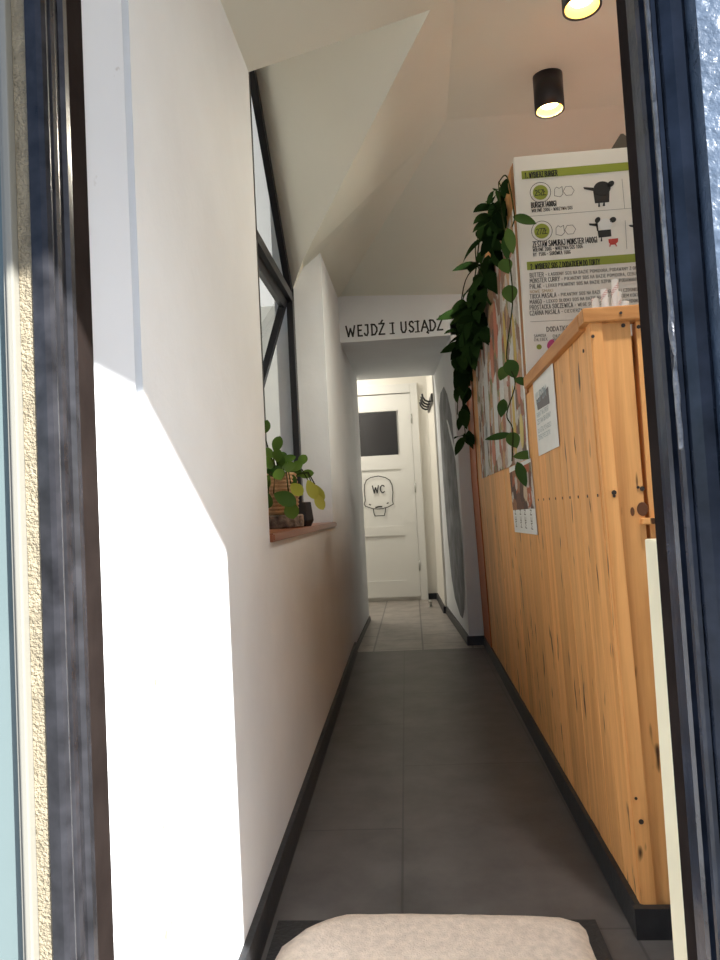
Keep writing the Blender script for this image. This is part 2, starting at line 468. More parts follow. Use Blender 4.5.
# columns: camera axes (right, down, forward) expressed in the world
right = Vector((xd.x, yd.x, up.x)); down = Vector((xd.y, yd.y, up.y)); fwd = Vector((xd.z, yd.z, up.z))
cam_d = bpy.data.cameras.new('camera'); cam = bpy.data.objects.new('camera', cam_d); COL.objects.link(cam)
R = Matrix((right, -down, -fwd)).transposed().to_4x4()
cam.matrix_world = Matrix.Translation((0, 0, .85)) @ R
cam_d.sensor_fit = 'VERTICAL'; cam_d.sensor_height = 36.; cam_d.lens = 36.*f/960.; cam_d.clip_start = .02
S.camera = cam

# ------------------------------------------------------------------ setting
W0, WS = -.3373, .0130
def wx(y): return W0-WS*y           # face of the left wall
ZT = 3.7                            # hidden tops

# left wall in three lengths round the window niche
def wall_piece(bm, y0, y1, z0, z1, xb=-.62):
    hexa(bm, [(wx(y0), y0, z0), (wx(y1), y1, z0), (xb, y1, z0), (xb, y0, z0)],
             [(wx(y0), y0, z1), (wx(y1), y1, z1), (xb, y1, z1), (xb, y0, z1)])
bm = BM()
wall_piece(bm, .905, 1.742, -.02, 2.6)
wall_piece(bm, 1.742, 3.372, -.02, .785)
wall_piece(bm, 3.372, 4.37, -.02, 2.6)
hexa(bm, [(wx(4.37), 4.37, -.02), (-.379, 5.5, -.02), (-.62, 5.5, -.02), (-.62, 4.37, -.02)], [(wx(4.37), 4.37, 2.6), (-.381, 5.5, 2.6), (-.62, 5.5, 2.6), (-.62, 4.37, 2.6)])
wall_left = struct(obj('wall_left', bm, M['wall']))
# splayed white end of the left wall at the doorway
bm = BM()
hexa(bm, [(wx(.905), .905, -.02), (-.62, .905, -.02), (-.62, .80, -.02), (-.395, .82, -.02)],
         [(wx(.905), .905, 3.), (-.62, .905, 3.), (-.62, .80, 3.), (-.395, .82, 3.)])
bmesh.ops.bevel(bm, geom=[e for e in bm.edges if abs(e.verts[0].co.x-wx(.905)) < .001 and abs(e.verts[1].co.x-wx(.905)) < .001], offset=.012, segments=4, affect='EDGES')
struct(obj('wall_entrance', bm, M['reveal'], smooth=False))

we = [o for o in bpy.data.objects if o.name == 'wall_entrance'][0]
for (y, z, ry, rz) in ((.912, .872, .002, .006), (.911, .84, .0015, .005), (.912, .794, .002, .013), (.909, .64, .0045, .004), (.915, .557, .002, .004), (.917, .449, .003, .003), (.913, .314, .006, .006), (.935, .318, .004, .003)):
    bm = BM(); disc(bm, (wx(y)+.0006, y, z), (0, 1, 0), (0, 0, 1), ry, rz, 9, .0004)
    for v in bm.verts: v.co += Vector((0, .0012*mnoise.noise(v.co*400), .0016*mnoise.noise(v.co*300)))
    obj('paint_chip', bm, M['chip'], we)
# ceilings: sloping soffit over the left, flat strip, slope down to the lintel
def qz(x, y): return (-1.68096-.607*x-.070*y)/-.791
P4 = Vector((.249, 3.105, qz(.249, 3.105))); P6 = Vector((.231, 2.235, qz(.231, 2.235)))
Pn = P6+(P6-P4)*2.05
P1 = Vector((wx(1.742)-.004, 1.742, qz(wx(1.742)-.004, 1.742)))
P2 = Vector((.144, 2.169, qz(.144, 2.169))); P3 = Vector((-.444, 3.195, 2.035))
PR = Vector((wx(3.372), 3.372, qz(wx(3.372), 3.372))); PR0 = Vector((-.47, 3.372, qz(-.47, 3.372)))
P5 = Vector((-.40, 4.40, qz(-.40, 4.40)))
PL = Vector((wx(Pn.y)-.02, Pn.y, qz(wx(Pn.y)-.02, Pn.y)))
W_1 = Vector((-.532, 2.683, 2.621)); W_2 = Vector((-.532, 3.372, 1.945)); W_0 = Vector((-.532, 1.742, 3.56))
bm = BM()
q = [bm.verts.new(p) for p in (PL, P1, P2, P3, PR0, PR, P5, P4, P6, Pn)]
fq = bm.faces.new(q)
bmesh.ops.triangulate(bm, faces=[fq])
struct(obj('ceiling', bm, M['ceil']))
# splayed soffit of the window niche above the slope
bm = BM()
poly(bm, [W_0, P2, W_1]); poly(bm, [W_1, P2, P3]); poly(bm, [W_1, P3, W_2]); poly(bm, [W_2, P3, PR0]); poly(bm, [P1, P2, W_0])
struct(obj('ceiling', bm, M['niche']))
ZL1 = 2.113; XR = 1.75
bm = BM()
R4 = Vector((XR, 3.14, P4.z+.005)); R6 = Vector((XR, Pn.y, Pn.z))
poly(bm, [Pn, P6, P4, R4, R6])
struct(obj('ceiling', bm, M['ceil']))
bm = BM()
poly(bm, [P4, P5, (-.40, 4.372, 2.16), (-.44, 4.372, ZL1), (XR, 4.372, ZL1-.02), R4])
struct(obj('ceiling', bm, M['ceil']))
# roof slab over everything keeps daylight out of the loft
bm = BM(); box(bm, -.62, XR+.1, .82, 7.0, 3.6, 3.7); struct(obj('ceiling_loft', bm, M['ceil']))
bm = BM(); box(bm, -.62, -.56, .82, 1.742, 2.4, 3.7); box(bm, -.62, -.56, 3.372, 7.0, 2.4, 3.7); struct(obj('wall_loft', bm, M['ceil']))

# floors
bm = BM(); box(bm, -.62, XR, .62, 4.277, -.06, 0.); struct(obj('floor', bm, M['floor']))
bm = BM(); box(bm, -1.6, XR, 4.277, 7.0, -.06, -.001); struct(obj('floor', bm, M['lobbytile']))
bm = BM(); box(bm, -9, 9, -9, .62, -.22, -.14); struct(obj('floor_street', bm, M['street']))
bm = BM(); box(bm, -.45, .42, .50, .80, -.14, .004); struct(obj('trim_threshold', bm, M['jambedge']))

# lintel over the passage, with the painted words
bm = BM(); box(bm, -.45, .42, 4.366, 5.66, 1.922, 2.32)
lintel = struct(obj('wall_lintel', bm, M['wall']))
bm = BM()
def lx(px): return -.383+(335+px/5.76-341.5)*.00627
hgt, zb, yl = .067, 1.957, 4.3645
words = [('W', 65, 115, 0), ('E', 135, 160, 0), ('J', 170, 195, .0), ('D', 215, 245, .002), ('Ź', 256, 288, .004), ('I', 328, 342, .006),
         ('U', 385, 412, .007), ('S', 430, 457, .008), ('I', 473, 487, .008), ('Ą', 500, 540, .008), ('D', 552, 582, .009), ('Ź', 592, 622, .010)]
for ch, a, b, dz in words:
    x0, x1 = lx(a), lx(b); w = x1-x0
    for pl in G[ch]:
        ribbon(bm, [(x0+px*w, yl, zb+dz*.3+py*hgt) for px, py in pl], (0, -1, 0), .0105)
    if ch in 'ID':      # small serifs of the hand lettering
        for zz in (0, 1):
            ribbon(bm, [(x0-.006+(w*.5-.012 if ch == 'I' else 0), yl, zb+zz*hgt), (x0+.014+(w*.5-.004 if ch == 'I' else 0), yl, zb+zz*hgt)], (0, -1, 0), .007)
o = obj('lettering', bm, M['ink'], lintel); o['label'] = 'black hand lettering WEJDŹ I USIĄDŹ on the beam'

# right side of the passage: pier, wall with a grey painted patch, lobby
bm = BM()
hexa(bm, [(.308, 4.366, -.02), (.42, 4.366, -.02), (.42, 5.70, -.02), (.240, 5.70, -.02)],
         [(.300, 4.366, 2.0), (.42, 4.366, 2.0), (.42, 5.70, 2.0), (.234, 5.70, 2.0)])
wp = struct(obj('wall_passage', bm, M['wall']))
bm = BM()
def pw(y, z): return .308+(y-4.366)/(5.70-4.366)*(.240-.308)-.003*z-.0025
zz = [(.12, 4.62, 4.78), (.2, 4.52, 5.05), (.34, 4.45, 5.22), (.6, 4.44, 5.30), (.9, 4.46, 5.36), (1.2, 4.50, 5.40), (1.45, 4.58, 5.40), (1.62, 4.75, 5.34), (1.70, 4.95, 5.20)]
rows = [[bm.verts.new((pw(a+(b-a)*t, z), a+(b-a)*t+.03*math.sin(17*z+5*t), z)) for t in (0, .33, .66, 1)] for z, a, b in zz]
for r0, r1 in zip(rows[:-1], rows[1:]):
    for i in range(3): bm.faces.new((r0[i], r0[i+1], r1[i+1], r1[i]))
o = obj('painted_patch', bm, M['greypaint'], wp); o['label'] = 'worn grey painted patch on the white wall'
bm = BM()
hexa(bm, [(.222, 5.70, -.02), (.42, 5.70, -.02), (.42, 6.70, -.02), (.195, 6.70, -.02)],
         [(.222, 5.70, 2.5), (.42, 5.70, 2.5), (.42, 6.70, 2.5), (.195, 6.70, 2.5)])
struct(obj('wall_right', bm, M['lobby']))
bm = BM(); box(bm, -1.6, .42, 6.62, 6.74, -.02, 2.5); wb = struct(obj('wall_back', bm, M['lobby']))
bm = BM(); box(bm, -1.7, -1.6, 5.4, 6.74, -.02, 2.5); box(bm, -1.6, -.62, 5.38, 5.50, -.02, 2.5); struct(obj('wall_lobby', bm, M['lobby']))
bm = BM(); box(bm, -1.7, .42, 5.40, 6.74, 2.42, 2.5); struct(obj('ceiling', bm, M['lobby']))

# serving room to the right, front wall round the doorway
bm = BM(); box(bm, XR, XR+.1, .80, 4.5, -.02, 3.6); struct(obj('wall_right', bm, M['wall']))
bm = BM(); box(bm, .42, XR, 4.372, 4.5, -.02, 3.6); struct(obj('wall_serving', bm, M['wall']))
bm = BM()
box(bm, .335, .47, .70, .82, -.2, 3.7); box(bm, 1.68, 4., .70, .82, -.2, 3.7); box(bm, .47, 1.68, .70, .82, -.2, .85); box(bm, .47, 1.68, .70, .82, 2.15, 3.7)
box(bm, -.40, .335, .70, .82, 2.15, 3.7)
struct(obj('wall_front', bm, M['facade']))
bm = BM(); box(bm, -.402, -.386, .705, .82, -.2, 2.2); box(bm, -4., -.402, .78, .82, -.2, 3.7)
struct(obj('wall_facade', bm, M['foam']))

# black skirtings
def skirt(name, pts, h=.062, t=.018, inset=None):
    bm = BM()
    for (a, b, nrm) in pts:
        a = Vector(a); b = Vector(b); n = Vector(nrm)
        hexa(bm, [a, b, b+n*t, a+n*t], [a+Vector((0, 0, h)), b+Vector((0, 0, h)), b+n*(t*.75)+Vector((0, 0, h)), a+n*(t*.75)+Vector((0, 0, h))])
    return struct(obj(name, bm, M['base']))
skirt('baseboard_left', [((wx(.93), .93, 0), (wx(4.27), 4.27, 0), (1, 0, 0))])
skirt('baseboard_lobby', [((wx(4.277), 4.277, 0), (-.379, 5.50, 0), (1, 0, 0))], .035, .012)
skirt('baseboard_passage', [((.308, 4.366, 0), (.240, 5.70, 0), (-1, 0, 0)), ((.240, 5.70, 0), (.222, 5.70, 0), (0, -1, 0)),
      ((.222, 5.70, 0), (.197, 6.62, 0), (-1, 0, 0)), ((.197, 6.62, 0), (.085, 6.62, 0), (0, -1, 0)), ((.395, 4.366, 0), (.292, 4.366, 0), (0, -1, 0))], .055, .016)
skirt('baseboard_right', [((.407, 1.437, 0), (.409, 4.362, 0), (-1, 0, 0)), ((.386, 1.437, 0), (1.0, 1.437, 0), (0, -1, 0))], .056, .020)

# ---------------- door frames (dark gloss) : stepped profiles swept up
def prof(bm, pts, z0, z1, leanx=0.):
    hexa(bm, [(x+leanx*(z0-.85), y, z0) for x, y in pts], [(x+leanx*(z1-.85), y, z1) for x, y in pts])
ZJ = 2.17
t1 = empty('trim_1', (-.385, .70, -.14)); t1['kind'] = 'structure'
bm = BM()
prof(bm, [(-.386, .702), (-.372, .698), (-.366, .699), (-.3635, .704), (-.3655, .711), (-.370, .713), (-.3712, .769), (-.386, .769)], -.14, ZJ)
obj('casing', bm, M['jamb'], t1)
bm = BM()
prof(bm, [(-.372, .716), (-.3655, .718), (-.3645, .724), (-.3675, .730), (-.372, .732)], -.14, ZJ)
prof(bm, [(-.372, .745), (-.3655, .748), (-.366, .756), (-.369, .761), (-.373, .762)], -.14, ZJ)
obj('moulding', bm, M['jamb'], t1)
bm = BM()
prof(bm, [(-.373, .768), (-.3715, .770), (-.3775, .822), (-.392, .822), (-.392, .768)], -.14, ZJ)
obj('rebate', bm, M['jambedge'], t1)
LR = -.004
t2 = empty('trim_2', (.27, .70, -.14)); t2['kind'] = 'structure'
bm = BM()
prof(bm, [(.2675, .800), (.2655, .764), (.30, .760), (.32, .80)], -.14, ZJ, LR)
obj('rebate', bm, M['jambedge'], t2)
bm = BM()
prof(bm, [(.2655, .764), (.2660, .757), (.2665, .742), (.2685, .735), (.30, .735), (.31, .764)], -.14, ZJ, LR)
prof(bm, [(.2735, .735), (.2740, .712), (.2755, .700), (.2830, .692), (.2930, .690), (.2975, .694), (.34, .694), (.34, .735)], -.14, ZJ, LR)
obj('casing', bm, M['jambsky'], t2)
bm = BM()
prof(bm, [(.2720, .722), (.2685, .7205), (.2668, .716), (.2672, .710), (.2695, .706), (.2735, .705)], -.14, ZJ, LR)
obj('moulding', bm, M['jambsky'], t2)
# strip of the moulding: peeled paint below, sky highlight painted in above
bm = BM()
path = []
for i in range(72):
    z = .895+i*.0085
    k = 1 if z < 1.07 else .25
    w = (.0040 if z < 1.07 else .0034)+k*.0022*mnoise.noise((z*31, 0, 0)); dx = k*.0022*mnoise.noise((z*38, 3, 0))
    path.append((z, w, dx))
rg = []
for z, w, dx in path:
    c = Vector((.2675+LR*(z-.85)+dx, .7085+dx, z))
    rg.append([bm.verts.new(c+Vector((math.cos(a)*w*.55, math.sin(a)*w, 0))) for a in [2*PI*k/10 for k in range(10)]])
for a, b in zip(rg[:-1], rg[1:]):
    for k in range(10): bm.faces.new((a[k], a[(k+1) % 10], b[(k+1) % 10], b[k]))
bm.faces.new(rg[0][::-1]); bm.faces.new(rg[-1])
o = obj('peel_glint_ridge', bm, M['peelglint'], t2, True); o['label'] = 'pale ridge on the dark door frame, peeled below, painted sky highlight above'
bm = BM()
prof(bm, [(.2975, .694), (.2985, .672), (.34, .665), (.42, .665), (.42, .70), (.34, .70)], -.14, ZJ+.1, LR)
struct(obj('wall_doorway', bm, M['jambwall']))
bm = BM(); box(bm, -.386, .34, .71, .80, 2.15, 2.24); struct(obj('trim_3', bm, M['jambsky']))

# shop window at the far left
w2 = empty('window_2', (-.6, .70, -.14)); w2['kind'] = 'structure'
bm = BM(); box(bm, -.4105, -.4025, .694, .78, -.14, 2.4, .002); box(bm, -.416, -.4105, .699, .78, -.14, 2.4, .001); obj('window_frame', bm, M['pvc'], w2)
bm = BM(); box(bm, -2.2, -.416, .712, .722, -.14, 2.4); obj('pane', bm, M['shopglass'], w2)

# unseen serving window added right of the doorway to light the counter end
w3 = empty('window_added', (1.07, .76, .85)); w3['kind'] = 'structure'
bm = BM(); box(bm, .47, .51, .74, .80, .85, 2.15); box(bm, 1.64, 1.68, .74, .80, .85, 2.15); box(bm, .51, 1.64, .74, .80, .85, .89); box(bm, .51, 1.64, .74, .80, 2.11, 2.15); obj('window_frame', bm, M['pvc'], w3)
bm = BM(); poly(bm, [(.51, .77, .89), (1.64, .77, .89), (1.64, .77, 2.11), (.51, .77, 2.11)]); obj('pane', bm, M['glass'], w3)
# houses across the street
bm = BM(); box(bm, -14, 3.0, -10.5, -10, -.2, 4.8); struct(obj('wall_opposite', bm, M['facade']))
# canopy over the pavement, unseen, added and shaped to cut the sunlight on the wall
bm = BM()
slab(bm, [(-.55, .69, 2.30), (.42, -.748, 2.30), (1.95, .319, 2.30), (2.3, .69, 2.30)], (0, 0, .02))
slab(bm, [(1.98, .69, 2.34), (1.98, -.55, 2.34), (3.6, -.55, 2.34), (3.6, .69, 2.34)], (0, 0, .02))
struct(obj('trim_added_canopy', bm, M['added_canopy']))

# ---------------- niche window
w1 = empty('window_1', (-.532, 3.3, .8)); w1['kind'] = 'structure'
fx0, fx1 = -.552, -.522
bm = BM()
def bar(bm, p, q, w, n=(0, 0, 1)):
    p = Vector(p); q = Vector(q); d = (q-p).normalized(); s = d.cross(Vector((1, 0, 0))).normalized()*w/2
    hexa(bm, [Vector((fx0, *(p-s).yz)), Vector((fx0, *(q-s).yz)), Vector((fx0, *(q+s).yz)), Vector((fx0, *(p+s).yz))],
             [Vector((fx1, *(p-s).yz)), Vector((fx1, *(q-s).yz)), Vector((fx1, *(q+s).yz)), Vector((fx1, *(p+s).yz))])
xw = -.537
bar(bm, (xw, 3.345, .80), (xw, 3.345, 1.96), .05)
bar(bm, (xw, 1.76, .80), (xw, 1.76, 3.5), .05)
bar(bm, (xw, 1.742, .815), (xw, 3.37, .815), .04)
bar(bm, (xw, 1.742, 3.52), (xw, 3.365, 1.925), .055)
obj('window_frame', bm, M['black'], w1)
bm = BM(); bar(bm, (xw, 2.535, .80), (xw, 2.535, 2.74), .035); obj('mullion', bm, M['black'], w1)
bm = BM(); bar(bm, (xw, 1.742, 1.905), (xw, 3.345, 1.905), .045); obj('transom', bm, M['black'], w1)
bm = BM(); poly(bm, [(-.537, 1.76, .80), (-.537, 2.52, .80), (-.537, 2.52, 2.74), (-.537, 1.76, 3.5)]); obj('pane', bm, M['glass'], w1)
bm = BM(); poly(bm, [(-.537, 2.55, 1.92), (-.537, 3.33, 1.92), (-.537, 3.33, 1.95), (-.537, 2.55, 2.72)]); obj('pane', bm, M['glass'], w1)
# top hung sash swung outwards
th = math.radians(18)
def sp(y, s, off=0.): return (-.545-math.sin(th)*s-math.cos(th)*off, y, 1.885-math.cos(th)*s+math.sin(th)*off)
sash = None
bm = BM()
def sbar(y0, y1, s0, s1):
    hexa(bm, [sp(y0, s0), sp(y1, s0), sp(y1, s1), sp(y0, s1)], [sp(y0, s0, .03), sp(y1, s0, .03), sp(y1, s1, .03), sp(y0, s1, .03)])
sbar(2.56, 2.60, 0, 1.04); sbar(3.285, 3.325, 0, 1.04); sbar(2.60, 3.285, 0, .04); sbar(2.60, 3.285, 1.0, 1.04)
sash = obj('sash', bm, M['black'], w1)
bm = BM(); poly(bm, [sp(2.59, .03, .015), sp(3.295, .03, .015), sp(3.295, 1.01, .015), sp(2.59, 1.01, .015)])
me_p = obj('sash_pane', bm, M['glass']); me_p.parent = sash; me_p.matrix_parent_inverse = Matrix.Translation((.532, -3.3, -.8))
bm = BM()
slab(bm, [(wx(1.742)+.012, 1.742, .785), (wx(3.40)+.012, 3.40, .785), (-.555, 3.372, .785), (-.555, 1.742, .785)], (0, 0, .022))
bmesh.ops.bevel(bm, geom=bm.edges[:], offset=.004, segments=2, affect='EDGES')
o = obj('sill', bm, M['sill'], w1); o['label'] = 'red brown wooden window sill'
# courtyard wall opposite the window; pale lower storey made up to bounce light in
bm = BM(); box(bm, -3.6, -3.5, .84, 24., 3.3, 12.5); box(bm, -3.5, -.62, 23.9, 24., -.3, 12.5); struct(obj('wall_courtyard', bm, M['neigh']))
bm = BM(); box(bm, -3.6, -3.49, .84, 23.9, -.3, 3.3); struct(obj('wall_courtyard', bm, M['neighlow']))
bm = BM(); box(bm, -3.5, -.62, .84, 24., -.3, -.2); struct(obj('floor_courtyard', bm, M['street']))

# ---------------- WC door
d1 = empty('door_1', (-.3, 6.6, 0)); d1['kind'] = 'structure'
yd_, = (6.585,)
bm = BM()
X0, X1, ZD = -.66, .037, 1.94
def panel_leaf(bm):
    # stiles and rails with sunk panels
    y0, y1 = yd_, yd_+.035
    box(bm, X0, -.53, y0, y1, .035, ZD); box(bm, -.082, X1, y0, y1, .035, ZD)
    for z0, z1 in ((1.785, ZD), (1.235, 1.368), (.612, .70), (.035, .19)): box(bm, -.53, -.082, y0, y1, z0, z1)
    box(bm, -.53, -.082, y0+.013, y1, .19, .612); box(bm, -.53, -.082, y0+.011, y1, .70, 1.235); box(bm, -.53, -.082, y0+.02, y1, 1.368, 1.785)
panel_leaf(bm); obj('leaf', bm, M['door'], d1)
bm = BM(); box(bm, -.528, -.1, yd_+.004, yd_+.022, 1.37, 1.78, .003); o = obj('glass_panel', bm, M['doorglass'], d1); o['label'] = 'dark glass panel in the upper part of the door'
bm = BM()
box(bm, .040, .108, yd_-.012, 6.62, 0., 2.035, .004); box(bm, -.76, .040, yd_-.012, 6.62, 1.948, 2.035, .004); box(bm, -.76, -.664, yd_-.012, 6.62, 0, 1.948, .004)
obj('door_frame', bm, M['door'], d1)
for z in (.32, 1.05, 1.70):
    bm = BM(); tube(bm, [(.041, yd_-.014, z-.045), (.041, yd_-.014, z+.045)], .0075, 8); obj('hinge', bm, M['steel'], d1, True)
bm = BM(); box(bm, -.63, -.605, yd_-.006, yd_, .92, 1.10, .002); tube(bm, [(-.618, yd_, 1.04), (-.618, yd_-.045, 1.04), (-.52, yd_-.05, 1.04)], .008, 8); obj('handle', bm, M['steel'], d1, True)
# line drawing with the letters WC
bm = BM(); ye = yd_-.0006
def ex(px, py):
    qx, qy = 360+px/14.78, 460+py/14.78
    return (-.434+(qx-364-.055*(qy-475))*.00946, ye, 1.194-(qy-475+.054*(qx-364))*.00946)
out = [(65, 650), (80, 600), (66, 480), (66, 370), (95, 300), (160, 258), (270, 238), (370, 258), (440, 300), (472, 370), (485, 480), (478, 600), (492, 650), (420, 690), (340, 715), (270, 722), (190, 718), (120, 695), (80, 680), (65, 650)]
ribbon(bm, [ex(*p) for p in out], (0, -1, 0), .0075)
ribbon(bm, [ex(*p) for p in ((198, 725), (210, 790), (225, 825), (360, 818), (372, 770), (378, 715))], (0, -1, 0), .0075)
for a, b in (((140, 655), (158, 662)), ((400, 640), (418, 632))): ribbon(bm, [ex(*a), ex(*b)], (0, -1, 0), .011)
ribbon(bm, [ex(235, 700), ex(275, 690), ex(322, 688)], (0, -1, 0), .014)
x0, x1 = ex(190, 500)[0], ex(278, 500)[0]; zb_, zt_ = ex(0, 500)[2], ex(0, 392)[2]
for pl in G['W']: ribbon(bm, [(x0+px*(x1-x0), ye, zb_+py*(zt_-zb_)) for px, py in pl], (0, -1, 0), .0105)
x0, x1 = ex(302, 500)[0], ex(368, 500)[0]
for pl in G['C']: ribbon(bm, [(x0+px*(x1-x0), ye, zb_+py*(zt_-zb_)) for px, py in pl], (0, -1, 0), .0105)
o = obj('emblem', bm, M['ink'], d1); o['label'] = 'black outline drawing with the letters WC'

# ------------------------------------------------------------------ things
# coat rack on the lobby wall
cr = empty('coat_rack', (.215, 6.1, 1.80), 'black metal coat rack with curved hooks on white wall beside the WC door', 'coat rack')
bm = BM()
hexa(bm, [(.2195, 5.72, 1.715), (.204, 6.36, 1.715), (.190, 6.36, 1.715), (.2055, 5.72, 1.715)], [(.2195, 5.72, 1.785), (.204, 6.36, 1.785), (.190, 6.36, 1.785), (.2055, 5.72, 1.785)])
obj('rail', bm, plain('dark grey rack rail', (.06, .055, .05), .5), cr)
for i in range(4):
    y = 5.80+i*.15; xb = .2195-(y-5.76)*.0277-.008
    bm = BM()
    tube(bm, [(xb, y, 1.735), (xb-.026, y, 1.731), (xb-.052, y, 1.743), (xb-.070, y, 1.768), (xb-.076, y, 1.80)], .0085, 8)
    obj('hook', bm, M['black'], cr, True)
bm = BM()
tube(bm, [(.115, 6.10, -.001), (.115, 6.10, .004)], .022, 16); tube(bm, [(.115, 6.10, .004), (.115, 6.10, .04)], .011, 12); tube(bm, [(.115, 6.10, .04), (.108, 6.085, .05)], .014, 12)
tag(obj('door_stop', bm, M['steel'], None, True), 'small metal door stop on the beige floor tiles', 'door stop')

# ---- service counter: board cladding, corner battens, rail
def cx_(z): return .4045-.0235*min(z, 1.)
sc = empty('service_counter', (.7, 1.8, 0), 'orange pine board bar counter with capped top rail, nearest the doorway', 'counter')
def boards_front(bm, y0, y1, z0, z1, w, seed):
    rnd = random.Random(seed); y = y0
    while y < y1-.005:
        ww = min(w*rnd.uniform(.88, 1.12), y1-y)
        if y1-(y+ww) < .03: ww = y1-y
        a, b = y+.0007, y+ww-.0007; dx = rnd.uniform(-.0006, .0006); e = .0016
        zs = [z0, min(1., z1), z1] if z1 > 1.01 else [z0, z1]
        rows = []
        for z in zs:
            x = cx_(z)+dx
            rows.append([bm.verts.new(p) for p in ((.43, a, z), (x+e, a, z), (x+e*.3, a+e*.3, z), (x, a+e, z), (x, b-e, z), (x+e*.3, b-e*.3, z), (x+e, b, z), (.43, b, z))])
        for r0, r1 in zip(rows[:-1], rows[1:]):
            for k in range(8): bm.faces.new((r0[k], r0[(k+1) % 8], r1[(k+1) % 8], r1[k]))
        bm.faces.new(rows[0][::-1]); bm.faces.new(rows[-1])
        y += ww
bm = BM(); boards_front(bm, 1.462, 2.188, .05, 1.212, .092, 3); obj('front_panel', bm, M['pine'], sc)
bm = BM()
hexa(bm, [(.4355, 1.446, .05), (.4725, 1.446, .05), (.4725, 1.475, .05), (.4355, 1.475, .05)], [(.4055, 1.446, 1.208), (.462, 1.446, 1.208), (.462, 1.475, 1.208), (.4055, 1.475, 1.208)])
for x0, x1 in ((.474, .530), (.532, .61), (.612, .70), (.702, .79), (.792, .88), (.882, .97)):
    box(bm, x0, x1, 1.446, 1.475, .05, 1.208, .0025)
obj('end_panel', bm, M['pine'], sc)
bm = BM()
hexa(bm, [(cx_(.05)-.001, 1.438, .05), (.435, 1.438, .05), (.435, 1.463, .05), (cx_(.05)-.001, 1.463, .05)],
         [(cx_(1.212)-.001, 1.438, 1.21), (.405, 1.438, 1.21), (.405, 1.463, 1.21), (cx_(1.212)-.001, 1.463, 1.21)])
bmesh.ops.bevel(bm, geom=bm.edges[:], offset=.002, segments=2, affect='EDGES')
obj('batten', bm, M['pine'], sc)
bm = BM()
box(bm, .366, .99, 1.430, 1.475, 1.208, 1.238, .003)
obj('end_rail', bm, wood('orange pine end rail', (.40, .17, .05), (.62, .30, .10), (3, 30, 30), dings=False, isl=.03), sc)
bm = BM(); box(bm, .366, .405, 1.475, 2.188, 1.203, 1.238, .003); obj('front_rail', bm, M['pinerail'], sc)
bm = BM(); box(bm, .405, .98, 1.475, 2.188, 1.16, 1.185); obj('worktop', bm, M['pinerail'], sc)
bm = BM(); box(bm, .425, .97, 1.476, 2.188, 0., 1.16); obj('carcass', bm, M['pinerail'], sc)
bm = BM()
def nailx(bm, y, z, r=.004):
    bm = BM(); disc(bm, (cx_(z)-.0012, y, z), (0, -1, 0), (0, 0, 1), r, r, 10, .001); obj('nail_head', bm, M['nail'], sc)
def naily(bm, x, z, r=.0045, y=1.4365):
    bm = BM(); disc(bm, (x, y, z), (1, 0, 0), (0, 0, 1), r, r, 10, .001); obj('nail_head', bm, M['nail'], sc)
for i in range(9): nailx(bm, 1.475+i*.085, .858, .0035)
nailx(bm, 1.50, 1.165, .004)
for x, z, r in ((.405, .862, .005), (.384, 1.18, .0035), (.448, 1.200, .0042), (.405, .855, .003)): naily(bm, x, z, r, 1.4365 if x < .436 else 1.4445)
for x, z, r in ((.463, .867, .005), (.478, 1.195, .004), (.445, .13, .0), (.455, .87, .003)):
    if r: naily(bm, x, z, r, 1.4445)
naily(bm, .44, 1.222, .003, 1.4285); naily(bm, .414, .215, .005); naily(bm, .407, .26, .003)
bm = BM()
disc(bm, (.461, 1.4452, .826), (1, 0, 0), (0, 0, 1), .011, .014, 18, .0008); obj('knot', bm, M['knot'], sc); bm = BM(); disc(bm, (.441, 1.4452, .822), (1, 0, 0), (0, 0, 1), .004, .009, 14, .0008)
obj('knot', bm, M['knot'], sc)
bm = BM(); box(bm, .455, .53, 1.430, 1.446, .795, .808, .003); obj('ledge', bm, M['pine'], sc)

# ---- tall wooden partition behind the counter
tp = empty('wooden_partition', (.45, 3.2, 0), 'tall pine boarded partition along the corridor behind the counter, carrying the posters', 'partition')
bm = BM(); boards_front(bm, 2.191, 2.262, .05, 1.193, .092, 5); boards_front(bm, 2.262, 3.985, .05, 1.945, .092, 11); obj('cladding', bm, M['pine'], tp)
bm = BM(); box(bm, cx_(1)-.003, .43, 2.212, 2.260, 1.195, 1.930); o = obj('end_post', bm, M['redpine'], tp)
bm = BM(); hexa(bm, [(cx_(0)-.006, 3.987, 0), (.43, 3.987, 0), (.43, 4.362, 0), (cx_(0)-.006, 4.362, 0)], [(cx_(1)-.006, 3.987, 1.0), (.43, 3.987, 1.0), (.43, 4.362, 1.0), (cx_(1)-.006, 4.362, 1.0)])
box(bm, cx_(1)-.006, .43, 3.987, 4.362, 1.0, 1.945); o = obj('corner_trim', bm, M['redwood'], tp); o['label'] = 'dark red brown corner trim'
bm = BM(); box(bm, .431, 1.1, 2.212, 2.26, 0, 1.925); box(bm, .431, .48, 2.26, 4.36, 0, 1.925); obj('core', bm, M['redwood'], tp)

